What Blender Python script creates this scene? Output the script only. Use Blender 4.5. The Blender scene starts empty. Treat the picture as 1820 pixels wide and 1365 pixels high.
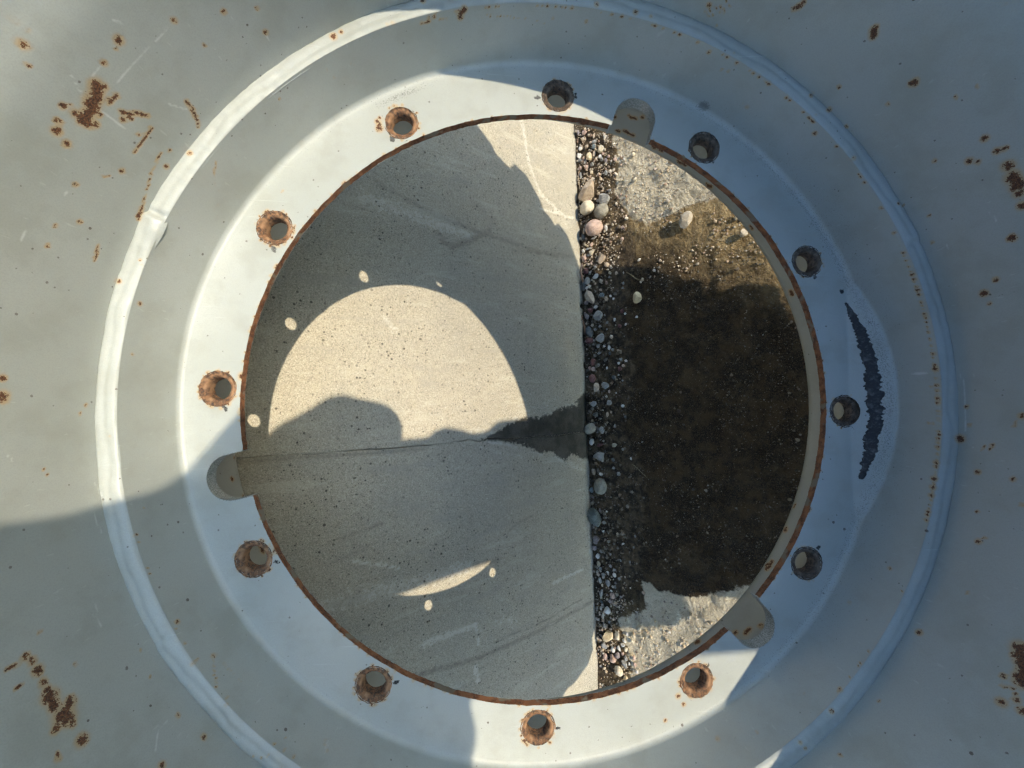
import bpy, bmesh, math, random
import numpy as np
from mathutils import Matrix, Vector
from mathutils.geometry import delaunay_2d_cdt

# ---------------------------------------------------------------- camera, sky, sun, exposure
scene = bpy.context.scene
COL = scene.collection
CAM = Vector((0.0036, -0.5164, 0.7816))
IM_RIGHT = Vector((-0.0339211, -0.71026641, -0.7031152))
IM_DOWN = Vector((-0.99879762, 0.04900594, -0.00131836))
FWD = Vector((0.03539321, 0.70222507, -0.71107473))
cam_data = bpy.data.cameras.new('camera')
cam_data.sensor_width = 36.0
cam_data.lens = 683.0 / 1820.0 * 36.0
cam_data.clip_start = 0.002
cam_data.clip_end = 500
cam = bpy.data.objects.new('camera', cam_data)
COL.objects.link(cam)
cam.matrix_world = Matrix(((IM_RIGHT.x, -IM_DOWN.x, -FWD.x, CAM.x), (IM_RIGHT.y, -IM_DOWN.y, -FWD.y, CAM.y),
                           (IM_RIGHT.z, -IM_DOWN.z, -FWD.z, CAM.z), (0, 0, 0, 1)))
scene.camera = cam

SUN_DIR = Vector((-0.16866568, 0.94001562, -0.29651732)).normalized()      # the way the light travels
TO_SUN = -SUN_DIR
world = bpy.data.worlds.new('World')
scene.world = world
world.use_nodes = True
wn = world.node_tree
wn.nodes.clear()
sky = wn.nodes.new('ShaderNodeTexSky')
sky.sky_type = 'NISHITA'
sky.sun_disc = False
sky.sun_elevation = math.asin(TO_SUN.z)
sky.sun_rotation = math.atan2(TO_SUN.x, TO_SUN.y)
sky.air_density = 1.0
sky.dust_density = 0.15
sky.ozone_density = 2.4
bg = wn.nodes.new('ShaderNodeBackground')
bg.inputs['Strength'].default_value = 0.15
wo = wn.nodes.new('ShaderNodeOutputWorld')
wn.links.new(sky.outputs[0], bg.inputs[0])
wn.links.new(bg.outputs[0], wo.inputs[0])

sun_data = bpy.data.lights.new('sun', 'SUN')
sun_data.energy = 2.0
sun_data.angle = math.radians(0.53)
sun_data.color = (1.0, 0.87, 0.66)
sun = bpy.data.objects.new('sun', sun_data)
COL.objects.link(sun)
sun.rotation_euler = SUN_DIR.to_track_quat('-Z', 'Y').to_euler()
sun.location = (0.5, -3, 3)

scene.view_settings.view_transform = 'Standard'
scene.view_settings.look = 'None'
scene.view_settings.exposure = 1.55
scene.view_settings.gamma = 1.0
scene.cycles.use_denoising = True
scene.cycles.max_bounces = 5
scene.cycles.diffuse_bounces = 4
scene.cycles.glossy_bounces = 2
scene.cycles.use_adaptive_sampling = True
scene.cycles.adaptive_threshold = 0.05
scene.cycles.adaptive_min_samples = 12
scene.cycles.caustics_reflective = True
scene.cycles.blur_glossy = 0.3

# ---------------------------------------------------------------- helpers
rng = np.random.default_rng(11)
R_ = random.Random(4)

def hash3(i, j, k, seed):
    h = (i * 374761393 + j * 668265263 + k * 2147483647 + seed * 1274126177) & 0xffffffff
    h = ((h ^ (h >> 13)) * 1274126177) & 0xffffffff
    h = h ^ (h >> 16)
    return (h & 0xffff) / 65535.0

def vnoise(P, seed=0):
    """value noise, 0..1, P is (n,3)"""
    P = np.asarray(P, float)
    I = np.floor(P).astype(np.int64)
    F = P - I
    F = F * F * (3 - 2 * F)
    out = np.zeros(len(P))
    for a in (0, 1):
        wa = F[:, 0] if a else 1 - F[:, 0]
        for b in (0, 1):
            wb = F[:, 1] if b else 1 - F[:, 1]
            for c in (0, 1):
                wc = F[:, 2] if c else 1 - F[:, 2]
                out += wa * wb * wc * hash3(I[:, 0] + a, I[:, 1] + b, I[:, 2] + c, seed)
    return out

def fbm(P, octaves=4, seed=0):
    P = np.asarray(P, float)
    s, amp, tot = 0, 1.0, 0.0
    for o in range(octaves):
        s = s + amp * vnoise(P * (2.03 ** o) + 17.3 * o, seed + o)
        tot += amp
        amp *= 0.5
    return s / tot - 0.5

def smoothstep(x, a, b):
    t = np.clip((x - a) / (b - a), 0, 1)
    return t * t * (3 - 2 * t)

def mesh_from(name, V, F, smooth=True, attrs=None):
    me = bpy.data.meshes.new(name)
    me.from_pydata([tuple(v) for v in np.asarray(V).tolist()], [], [tuple(f) for f in F])
    me.update()
    if smooth:
        me.polygons.foreach_set('use_smooth', [True] * len(me.polygons))
    for k, a in (attrs or {}).items():
        at = me.attributes.new(k, 'FLOAT', 'POINT')
        at.data.foreach_set('value', np.asarray(a, np.float32))
    return me

def obj(name, me, mat=None, parent=None):
    o = bpy.data.objects.new(name, me)
    COL.objects.link(o)
    if mat is not None and me is not None and not me.materials:
        me.materials.append(mat)
    if parent is not None:
        o.parent = parent
    return o

def tag(o, label, cat, group=None):
    o['label'] = label
    o['category'] = cat
    if group:
        o['group'] = group
    return o

def grid_faces(nu, nv, wrap_u=False):
    """verts indexed u*nv+v"""
    u = np.arange(nu if wrap_u else nu - 1)
    v = np.arange(nv - 1)
    U, Vv = np.meshgrid(u, v, indexing='ij')
    a = U * nv + Vv
    b = ((U + 1) % nu) * nv + Vv
    return np.stack([a, b, b + 1, a + 1], -1).reshape(-1, 4).tolist()

# ---------------------------------------------------------------- node helpers
class NT:
    def __init__(self, name):
        self.m = bpy.data.materials.new(name)
        self.m.use_nodes = True
        self.t = self.m.node_tree
        self.t.nodes.clear()
        self.out = self.t.nodes.new('ShaderNodeOutputMaterial')
        self.bsdf = self.t.nodes.new('ShaderNodeBsdfPrincipled')
        self.t.links.new(self.bsdf.outputs[0], self.out.inputs[0])
        self._co = None
    def n(self, typ, **kw):
        nd = self.t.nodes.new(typ)
        for k, v in kw.items():
            setattr(nd, k, v)
        return nd
    def put(self, sock, v):
        if hasattr(v, 'is_output') or isinstance(v, bpy.types.NodeSocket):
            self.t.links.new(v, sock)
        else:
            if isinstance(v, tuple) and len(v) == 3 and sock.type == 'RGBA':
                v = v + (1,)
            sock.default_value = v
    def co(self):
        if self._co is None:
            self._co = self.n('ShaderNodeTexCoord').outputs['Object']
        return self._co
    def mapped(self, scale=(1, 1, 1), rot=(0, 0, 0), loc=(0, 0, 0)):
        mp = self.n('ShaderNodeMapping')
        self.put(mp.inputs[0], self.co())
        mp.inputs['Scale'].default_value = scale
        mp.inputs['Rotation'].default_value = rot
        mp.inputs['Location'].default_value = loc
        return mp.outputs[0]
    def noise(self, scale, detail=3, rough=0.55, vec=None, dist=0.0):
        nd = self.n('ShaderNodeTexNoise')
        self.put(nd.inputs['Vector'], vec if vec is not None else self.co())
        nd.inputs['Scale'].default_value = scale
        nd.inputs['Detail'].default_value = detail
        nd.inputs['Roughness'].default_value = rough
        nd.inputs['Distortion'].default_value = dist
        return nd.outputs['Fac']
    def voro(self, scale, vec=None, feature='F1'):
        nd = self.n('ShaderNodeTexVoronoi', feature=feature)
        self.put(nd.inputs['Vector'], vec if vec is not None else self.co())
        nd.inputs['Scale'].default_value = scale
        return nd
    def math(self, op, a, b=0.0, c=0.0, clamp=False):
        nd = self.n('ShaderNodeMath', operation=op, use_clamp=clamp)
        self.put(nd.inputs[0], a)
        self.put(nd.inputs[1], b)
        self.put(nd.inputs[2], c)
        return nd.outputs[0]
    def step(self, x, a, b, lo=0.0, hi=1.0):
        nd = self.n('ShaderNodeMapRange', interpolation_type='SMOOTHSTEP')
        self.put(nd.inputs[0], x)
        for i, v in ((1, a), (2, b), (3, lo), (4, hi)):
            nd.inputs[i].default_value = v
        return nd.outputs[0]
    def lin(self, x, a, b, lo=0.0, hi=1.0):
        nd = self.n('ShaderNodeMapRange')
        self.put(nd.inputs[0], x)
        for i, v in ((1, a), (2, b), (3, lo), (4, hi)):
            nd.inputs[i].default_value = v
        return nd.outputs[0]
    def mix(self, f, a, b, mode='MIX'):
        nd = self.n('ShaderNodeMix', data_type='RGBA', blend_type=mode)
        self.put(nd.inputs[0], f)
        self.put(nd.inputs[6], a)
        self.put(nd.inputs[7], b)
        return nd.outputs[2]
    def attr(self, name):
        nd = self.n('ShaderNodeAttribute', attribute_name=name)
        return nd.outputs['Fac']
    def attrcol(self, name):
        return self.n('ShaderNodeAttribute', attribute_name=name).outputs['Color']
    def sepr(self, col):
        nd = self.n('ShaderNodeSeparateColor')
        self.put(nd.inputs[0], col)
        return nd.outputs[0]
    def bump(self, h, dist, strength=1.0, prev=None):
        nd = self.n('ShaderNodeBump')
        nd.inputs['Strength'].default_value = strength
        nd.inputs['Distance'].default_value = dist
        self.put(nd.inputs['Height'], h)
        if prev is not None:
            self.put(nd.inputs['Normal'], prev)
        return nd.outputs[0]
    def set(self, **kw):
        names = dict(color='Base Color', rough='Roughness', normal='Normal', metal='Metallic', spec='Specular IOR Level', coat='Coat Weight', coatr='Coat Roughness')
        for k, v in kw.items():
            self.put(self.bsdf.inputs[names[k]], v)
        return self.m

def paint_material(name, base=(0.368, 0.385, 0.362)):
    t = NT(name)
    n420 = t.math('SUBTRACT', t.noise(420, 3, 0.7), 0.5)
    big = t.noise(9, 2, 0.55)
    n1300 = t.math('SUBTRACT', t.noise(1300, 1, 0.7), 0.5)
    rust = t.attr('rust')
    mask = t.step(t.math('ADD', rust, t.math('ADD', t.math('MULTIPLY', n420, 1.25), t.math('MULTIPLY', n1300, 0.8))), 0.57, 0.70)
    halo = t.math('MULTIPLY', t.step(t.math('ADD', rust, t.math('MULTIPLY', n420, 0.25)), 0.05, 0.6), 0.62)
    # stray specks of dirt and pin rust
    v = t.voro(95)
    sp = t.math('LESS_THAN', v.outputs['Distance'], t.math('MULTIPLY', t.math('POWER', t.sepr(v.outputs['Color']), 8.0), 0.13))
    v2 = t.voro(240)
    sp2 = t.math('LESS_THAN', v2.outputs['Distance'], t.math('MULTIPLY', t.math('POWER', t.sepr(v2.outputs['Color']), 13.0), 0.20))
    speck = t.math('MAXIMUM', sp, t.math('MULTIPLY', sp2, 0.8))
    # dusty overspray band
    dd = t.step(t.math('ADD', t.attr('dust'), t.math('MULTIPLY', n1300, 1.9)), 0.70, 0.92)
    dk = t.step(t.math('ADD', t.attr('dark'), t.math('ADD', t.math('MULTIPLY', n420, 0.9), t.math('MULTIPLY', n1300, 0.5))), 0.44, 0.62)
    sc = t.step(t.math('ADD', t.attr('scuff'), t.math('MULTIPLY', n420, 0.5)), 0.3, 0.75)
    col = t.mix(t.step(big, 0.3, 0.7), base, (base[0] * 0.90, base[1] * 0.91, base[2] * 0.90))
    film = t.noise(34, 3, 0.62)
    col = t.mix(t.math('MULTIPLY', t.step(film, 0.44, 0.70), 0.42), col, (0.275, 0.282, 0.240))
    col = t.mix(t.math('MULTIPLY', t.step(n1300, -0.15, 0.25), 0.30), col, (0.25, 0.262, 0.245))
    w = t.noise(14, 2, 0.6, t.mapped((1, 30, 6), (0.3, 0.2, 0.8)))
    col = t.mix(t.math('MULTIPLY', t.step(w, 0.68, 0.76), 0.16), col, (0.66, 0.67, 0.65))
    col = t.mix(t.math('MULTIPLY', sc, 0.5), col, (0.62, 0.63, 0.62))
    col = t.mix(halo, col, (0.42, 0.265, 0.095))
    col = t.mix(t.math('MULTIPLY', speck, 0.85), col, (0.075, 0.055, 0.045))
    col = t.mix(t.math('MULTIPLY', dd, 0.75), col, (0.10, 0.10, 0.095))
    rc = t.mix(t.step(n1300, -0.12, 0.16), (0.046, 0.021, 0.012), (0.16, 0.066, 0.027))
    col = t.mix(mask, col, rc)
    dkc = t.mix(t.step(film, 0.50, 0.68), (0.013, 0.013, 0.015), (0.12, 0.12, 0.115))
    dkc = t.mix(t.math('MULTIPLY', t.step(n1300, 0.0, 0.25), 0.5), dkc, (0.07, 0.065, 0.06))
    col = t.mix(dk, col, dkc)
    bad = t.math('MAXIMUM', mask, dk)
    rough = t.math('ADD', t.lin(big, 0.3, 0.7, 0.36, 0.46), t.math('MULTIPLY', bad, 0.45), clamp=True)
    b = t.bump(t.math('MULTIPLY', rust, t.noise(900, 0, 0.6)), 0.00060, 0.6)
    return t.set(color=col, rough=rough, normal=b, spec=0.5)

def rust_material(name, light=(0.40, 0.20, 0.11), mid=(0.22, 0.085, 0.035), dark=(0.045, 0.025, 0.018), bias=0.0, paint=None):
    t = NT(name)
    a = t.noise(330, 3, 0.7)
    b = t.noise(110, 2, 0.65)
    c = t.noise(1100, 1, 0.7)
    col = t.mix(t.step(a, 0.40 + bias, 0.62 + bias), dark, mid)
    col = t.mix(t.step(b, 0.44 + bias, 0.66 + bias), col, light)
    col = t.mix(t.math('MULTIPLY', t.step(c, 0.5, 0.75), 0.35), col, (0.30, 0.205, 0.13))
    if paint:
        col = t.mix(t.step(t.noise(60, 2, 0.7), 0.55, 0.63), col, paint)
    return t.set(color=col, rough=0.85, normal=t.bump(t.math('ADD', a, t.math('MULTIPLY', c, 0.4)), 0.0010, 0.8), spec=0.3)

def plain(name, col, rough=0.6, bumps=None, var=0.25):
    t = NT(name)
    c = t.mix(t.step(t.noise(40, 4, 0.6), 0.35, 0.65), col, tuple(x * (1 - var) for x in col))
    kw = dict(color=c, rough=rough)
    if bumps:
        kw['normal'] = t.bump(t.noise(bumps[0], 4, 0.6), bumps[1], 0.7)
    return t.set(**kw)

M_PAINT = paint_material('grey_wheel_paint')
M_SEAT = rust_material('rusty_steel_seat', light=(0.29, 0.165, 0.088), mid=(0.17, 0.085, 0.042), dark=(0.05, 0.034, 0.026), bias=0.0)
M_SEAT_SHADE = rust_material('shaded_seat', light=(0.13, 0.10, 0.075), mid=(0.085, 0.058, 0.040), dark=(0.03, 0.025, 0.022))  # shaded copy of the rusty seat, darkened and greyed in its colours
M_CUT = rust_material('rusty_cut_edge', light=(0.24, 0.105, 0.05), mid=(0.165, 0.066, 0.032), dark=(0.075, 0.034, 0.02), bias=-0.03, paint=(0.19, 0.155, 0.115))
M_RUBBER = plain('black_rubber', (0.028, 0.028, 0.029), 0.75, (300, 0.0005))

def concrete_material():
    t = NT('cast_concrete')
    big = t.noise(3.5, 4, 0.6)
    mid = t.noise(30, 4, 0.62)
    fine = t.noise(420, 2, 0.7)
    n140 = t.math('SUBTRACT', t.noise(140, 3, 0.72), 0.5)
    col = t.mix(t.step(big, 0.32, 0.68), (0.405, 0.368, 0.290), (0.315, 0.297, 0.248))
    col = t.mix(t.math('MULTIPLY', t.step(mid, 0.38, 0.70), 0.45), col, (0.345, 0.315, 0.25))
    col = t.mix(t.math('MULTIPLY', t.step(n140, 0.06, 0.25), 0.45), col, (0.52, 0.485, 0.395))
    gr = t.noise(780, 1, 0.6)
    col = t.mix(t.math('MULTIPLY', t.step(fine, 0.47, 0.66), 0.70), col, (0.21, 0.19, 0.155))
    col = t.mix(t.math('MULTIPLY', t.step(gr, 0.50, 0.68), 0.55), col, (0.60, 0.56, 0.46))
    col = t.mix(t.math('MULTIPLY', t.step(gr, 0.46, 0.30), 0.45), col, (0.20, 0.18, 0.145))
    # pin holes left by air bubbles, in two sizes
    pit = None
    for sc, pw, rad in ((165, 3.2, 0.36), (380, 1.8, 0.35)):
        v = t.voro(sc)
        q = t.math('SUBTRACT', t.math('MULTIPLY', t.math('POWER', t.sepr(v.outputs['Color']), pw), rad), v.outputs['Distance'])
        p = t.step(q, 0.0, 0.06)
        pit = p if pit is None else t.math('MAXIMUM', pit, p)
    pit = t.math('MULTIPLY', pit, t.step(t.noise(11, 3, 0.6), 0.36, 0.60, 0.40, 1.0))
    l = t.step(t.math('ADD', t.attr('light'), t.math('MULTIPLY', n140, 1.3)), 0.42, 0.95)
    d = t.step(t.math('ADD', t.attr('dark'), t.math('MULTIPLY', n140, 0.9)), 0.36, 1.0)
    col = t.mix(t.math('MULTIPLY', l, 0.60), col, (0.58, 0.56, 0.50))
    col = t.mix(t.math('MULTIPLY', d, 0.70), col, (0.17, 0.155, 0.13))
    col = t.mix(t.math('MULTIPLY', pit, 0.88), col, (0.055, 0.050, 0.042))
    tr = t.noise(7, 3, 0.65, t.mapped((5.0, 1, 0.9), (0.05, 0, 0)))
    col = t.mix(t.math('MULTIPLY', t.step(tr, 0.56, 0.70), 0.40), col, (0.30, 0.285, 0.245))
    col = t.mix(t.math('MULTIPLY', t.step(tr, 0.44, 0.32), 0.35), col, (0.50, 0.475, 0.40))
    wet = t.attr('wet')
    wm = t.step(t.math('ADD', wet, t.math('ADD', t.math('MULTIPLY', n140, 0.75), t.math('MULTIPLY', t.math('SUBTRACT', mid, 0.5), 0.55))), 0.44, 0.60)
    col = t.mix(wm, col, t.mix(t.step(mid, 0.35, 0.65, 0.93, 0.80), col, (0.020, 0.020, 0.017)))
    rim = t.math('SUBTRACT', t.step(wet, 0.22, 0.40), t.step(wet, 0.40, 0.55))
    col = t.mix(t.math('MULTIPLY', t.math('MULTIPLY', rim, t.step(mid, 0.45, 0.62)), 0.35), col, (0.60, 0.59, 0.54))
    rough = t.math('SUBTRACT', 0.88, t.math('MULTIPLY', wm, 0.30))
    b = t.bump(t.math('SUBTRACT', t.noise(300, 1, 0.7), pit), 0.0011, 0.8)
    return t.set(color=col, rough=rough, normal=b, spec=0.3)

def ground_material():
    t = NT('sandy_damp_ground')
    nz = t.math('SUBTRACT', t.noise(55, 4, 0.68), 0.5)
    nf = t.noise(520, 3, 0.72)
    lo = t.noise(16, 3, 0.6)
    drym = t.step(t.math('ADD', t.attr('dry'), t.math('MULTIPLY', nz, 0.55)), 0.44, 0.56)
    damp_litm = t.step(t.math('ADD', t.attr('damp'), t.math('MULTIPLY', nz, 0.15)), 0.40, 0.95)
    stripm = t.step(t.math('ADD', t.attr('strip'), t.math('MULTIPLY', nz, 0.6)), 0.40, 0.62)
    wet_shade = t.mix(t.step(t.math('ADD', lo, t.math('MULTIPLY', nz, 0.9)), 0.38, 0.68), (0.022, 0.015, 0.008), (0.075, 0.048, 0.022))  # dark wet soil with the tyre's shadow painted into it
    wet_shade = t.mix(t.math('MULTIPLY', t.step(nf, 0.48, 0.64), 0.80), wet_shade, (0.125, 0.086, 0.045))
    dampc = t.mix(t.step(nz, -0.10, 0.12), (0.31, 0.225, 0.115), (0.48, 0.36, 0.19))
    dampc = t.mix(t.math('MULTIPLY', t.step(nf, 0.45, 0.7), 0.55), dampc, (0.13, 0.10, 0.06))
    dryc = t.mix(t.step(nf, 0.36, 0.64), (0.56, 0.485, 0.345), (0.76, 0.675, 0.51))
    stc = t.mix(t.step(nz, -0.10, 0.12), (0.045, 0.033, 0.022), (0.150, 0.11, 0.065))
    col = t.mix(damp_litm, wet_shade, dampc)
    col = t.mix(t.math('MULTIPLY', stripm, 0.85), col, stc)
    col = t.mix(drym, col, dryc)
    v = t.voro(330)
    grit = t.math('LESS_THAN', v.outputs['Distance'], t.math('MULTIPLY', t.math('POWER', t.sepr(v.outputs['Color']), 6.0), 0.33))
    col = t.mix(t.math('MULTIPLY', grit, 0.45), col, (0.40, 0.35, 0.27))
    rough = t.math('ADD', 0.72, t.math('MULTIPLY', t.math('MAXIMUM', drym, damp_litm), 0.2))
    b = t.bump(t.math('ADD', t.noise(170, 3, 0.75), t.math('MULTIPLY', grit, 0.25)), 0.011, 1.0)
    return t.set(color=col, rough=rough, normal=b, spec=0.25)

M_CONC = concrete_material()
M_GROUND = ground_material()

# ---------------------------------------------------------------- ground
def inside(poly, X, Y):
    c = np.zeros(X.shape, bool)
    n = len(poly)
    for i in range(n):
        x0, y0 = poly[i]
        x1, y1 = poly[(i + 1) % n]
        cond = (y0 > Y) != (y1 > Y)
        xi = (x1 - x0) * (Y - y0) / (y1 - y0 + 1e-12) + x0
        c ^= cond & (X < xi)
    return c

def polydist(poly, X, Y):
    """signed distance, positive inside"""
    d = np.full(X.shape, 1e9)
    n = len(poly)
    for i in range(n):
        x0, y0 = poly[i]
        x1, y1 = poly[(i + 1) % n]
        ex, ey = x1 - x0, y1 - y0
        tt = np.clip(((X - x0) * ex + (Y - y0) * ey) / (ex * ex + ey * ey + 1e-12), 0, 1)
        d = np.minimum(d, np.hypot(X - x0 - tt * ex, Y - y0 - tt * ey))
    return np.where(inside(poly, X, Y), d, -d)

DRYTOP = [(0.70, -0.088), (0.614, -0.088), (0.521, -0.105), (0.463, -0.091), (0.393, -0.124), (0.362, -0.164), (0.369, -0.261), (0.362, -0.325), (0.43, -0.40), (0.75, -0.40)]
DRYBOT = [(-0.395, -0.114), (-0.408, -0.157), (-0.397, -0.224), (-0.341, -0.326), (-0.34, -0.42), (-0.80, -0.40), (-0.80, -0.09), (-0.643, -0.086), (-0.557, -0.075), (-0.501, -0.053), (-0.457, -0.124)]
DAMP_LIT = [(0.80, -0.03), (0.80, -0.50), (0.433, -0.48), (0.10, -0.480), (0.15, -0.344), (0.22, -0.251), (0.28, -0.174), (0.29, -0.082), (0.28, -0.02)]  # inner edge follows the tyre's shadow; soil past it is wet and shade-darkened
DAMP2 = [(-0.46, 0.02), (-0.80, 0.02), (-0.80, -0.50), (-0.30, -0.45), (-0.40, -0.25), (-0.44, -0.1)]
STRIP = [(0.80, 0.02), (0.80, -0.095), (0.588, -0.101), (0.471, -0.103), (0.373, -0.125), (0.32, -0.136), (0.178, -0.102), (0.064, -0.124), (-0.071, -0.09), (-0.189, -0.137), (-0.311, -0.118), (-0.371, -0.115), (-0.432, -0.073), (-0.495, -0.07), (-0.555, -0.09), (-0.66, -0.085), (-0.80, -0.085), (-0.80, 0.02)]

def ground_height(X, Y):
    P = np.c_[X, Y, np.zeros_like(X)]
    z = 0.008 * fbm(P * 6, 4, 3) + 0.010 * fbm(P * 40, 4, 7) + 0.0040 * fbm(P * 110, 2, 15)
    near = np.exp(-((X / 0.9) ** 2 + ((Y + 0.25) / 0.5) ** 2))
    z = z * (0.3 + 0.7 * near)
    z = z + 0.048 * np.exp(-(((X - 0.0) / 0.28) ** 2 + ((Y + 0.78) / 0.15) ** 2))      # earth heaped under the tyre
    z = z + 0.006 * smoothstep(Y, -0.10, 0.0)                                          # gravel strip banks up a little
    return z

def graded(a, b, step, far):
    core = np.arange(a, b + step * 0.5, step)
    out = [step * 1.5]
    while sum(out) < far:
        out.append(out[-1] * 1.35)
    left = a - np.cumsum(out)[::-1]
    right = b + np.cumsum(out)
    return np.r_[left, core, right]

gx = graded(-0.80, 0.80, 0.0042, 45)
gy = graded(-0.55, 0.06, 0.0042, 45)
GX, GY = np.meshgrid(gx, gy, indexing='ij')
fx, fy = GX.ravel(), GY.ravel()
gz = ground_height(fx, fy)
V = np.c_[fx, fy, gz]
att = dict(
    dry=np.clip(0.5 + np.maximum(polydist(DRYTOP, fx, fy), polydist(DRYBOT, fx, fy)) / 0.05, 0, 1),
    damp=np.clip(0.5 + np.maximum(polydist(DAMP_LIT, fx, fy), polydist(DAMP2, fx, fy)) / 0.26, 0, 1),
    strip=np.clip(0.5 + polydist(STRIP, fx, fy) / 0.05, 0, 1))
away = smoothstep(np.hypot(fx / 1.0, (fy + 0.30) / 0.60) + 0.5 * fbm(np.c_[fx * 5, fy * 5, np.zeros_like(fx)], 3, 33), 0.85, 1.25)      # unseen ground away from the wheel paled to bounce light
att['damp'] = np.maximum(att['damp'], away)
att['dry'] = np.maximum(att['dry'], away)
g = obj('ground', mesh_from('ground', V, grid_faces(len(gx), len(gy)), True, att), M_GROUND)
g['kind'] = 'structure'

# ---------------------------------------------------------------- concrete wall, two cast panels with a cracked joint between
WN = Vector((0, 0.992546152, -0.121869343))         # into the wall
WU = Vector((0, 0.121869343, 0.992546152))          # up along its face
JOINT = [(-0.05, -0.086), (-0.003, -0.085), (0.06, -0.081), (0.12, -0.083), (0.176, -0.079), (0.24, -0.080), (0.291, -0.073), (0.305, -0.0755), (0.317, -0.076), (0.335, -0.069),
         (0.35, -0.0715), (0.376, -0.073), (0.46, -0.072), (0.54, -0.068), (0.622, -0.065), (0.685, -0.062), (1.2, -0.055)]
WET = [(0.030, -0.03), (0.016, -0.001), (0.0, 0.032), (-0.012, 0.050), (-0.019, 0.040), (-0.020, 0.089), (-0.037, 0.142), (-0.038, 0.198), (-0.05, 0.25), (-0.068, 0.291), (-0.073, 0.312),
       (-0.083, 0.251), (-0.099, 0.201), (-0.115, 0.162), (-0.121, 0.121), (-0.143, 0.087), (-0.130, 0.068), (-0.150, 0.009), (-0.16, -0.03)]
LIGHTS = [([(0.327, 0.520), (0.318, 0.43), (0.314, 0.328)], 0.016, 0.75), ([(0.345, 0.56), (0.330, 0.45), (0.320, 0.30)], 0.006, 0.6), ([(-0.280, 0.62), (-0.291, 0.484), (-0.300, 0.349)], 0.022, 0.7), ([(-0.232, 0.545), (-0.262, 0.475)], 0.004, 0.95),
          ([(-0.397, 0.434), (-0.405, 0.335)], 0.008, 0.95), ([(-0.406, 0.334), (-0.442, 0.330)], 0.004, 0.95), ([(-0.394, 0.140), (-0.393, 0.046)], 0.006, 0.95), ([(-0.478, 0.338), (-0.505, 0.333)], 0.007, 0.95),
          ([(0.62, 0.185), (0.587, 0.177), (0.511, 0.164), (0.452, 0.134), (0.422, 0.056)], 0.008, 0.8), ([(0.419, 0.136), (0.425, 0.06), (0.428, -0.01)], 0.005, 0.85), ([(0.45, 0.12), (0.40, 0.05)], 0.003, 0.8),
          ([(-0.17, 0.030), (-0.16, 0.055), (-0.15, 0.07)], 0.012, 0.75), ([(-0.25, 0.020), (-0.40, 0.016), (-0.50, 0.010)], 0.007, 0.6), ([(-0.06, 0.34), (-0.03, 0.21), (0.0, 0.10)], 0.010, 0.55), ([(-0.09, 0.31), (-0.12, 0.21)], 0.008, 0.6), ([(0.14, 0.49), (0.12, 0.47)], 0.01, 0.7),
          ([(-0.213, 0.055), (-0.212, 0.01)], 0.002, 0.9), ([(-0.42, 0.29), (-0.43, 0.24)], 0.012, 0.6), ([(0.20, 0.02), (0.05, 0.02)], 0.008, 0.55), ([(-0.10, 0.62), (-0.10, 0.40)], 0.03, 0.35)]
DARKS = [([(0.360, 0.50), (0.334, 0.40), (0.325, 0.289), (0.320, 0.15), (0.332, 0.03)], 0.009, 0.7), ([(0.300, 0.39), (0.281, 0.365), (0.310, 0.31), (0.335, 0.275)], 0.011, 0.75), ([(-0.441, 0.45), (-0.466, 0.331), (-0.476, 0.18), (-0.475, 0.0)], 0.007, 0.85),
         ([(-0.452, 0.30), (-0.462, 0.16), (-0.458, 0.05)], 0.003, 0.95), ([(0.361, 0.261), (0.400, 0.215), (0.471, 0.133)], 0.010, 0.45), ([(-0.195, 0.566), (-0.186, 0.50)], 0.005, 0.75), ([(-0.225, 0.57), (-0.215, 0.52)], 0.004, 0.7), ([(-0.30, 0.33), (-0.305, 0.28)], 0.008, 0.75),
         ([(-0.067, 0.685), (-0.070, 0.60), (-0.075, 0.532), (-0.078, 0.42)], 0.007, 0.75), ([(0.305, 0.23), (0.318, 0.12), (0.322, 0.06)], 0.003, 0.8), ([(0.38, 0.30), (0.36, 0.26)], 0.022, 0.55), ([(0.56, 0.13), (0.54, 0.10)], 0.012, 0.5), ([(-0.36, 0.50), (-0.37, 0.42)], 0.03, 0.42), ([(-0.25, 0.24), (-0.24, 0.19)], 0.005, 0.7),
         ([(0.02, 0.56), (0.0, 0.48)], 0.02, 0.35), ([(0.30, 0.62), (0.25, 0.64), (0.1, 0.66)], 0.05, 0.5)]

def stroke_field(lines, X, Y):
    f = np.zeros(X.shape)
    for pts, w, a in lines:
        d = np.full(X.shape, 1e9)
        for (x0, y0), (x1, y1) in zip(pts[:-1], pts[1:]):
            ex, ey = x1 - x0, y1 - y0
            tt = np.clip(((X - x0) * ex + (Y - y0) * ey) / (ex * ex + ey * ey + 1e-12), 0, 1)
            d = np.minimum(d, np.hypot(X - x0 - tt * ex, Y - y0 - tt * ey))
        f = np.maximum(f, a * np.exp(-(d / w) ** 2 * 0.9))
    return f

wall = obj('concrete_wall', None)
tag(wall, 'pale cast concrete wall with a cracked joint and a dark wet stain at its foot', 'wall')

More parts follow.
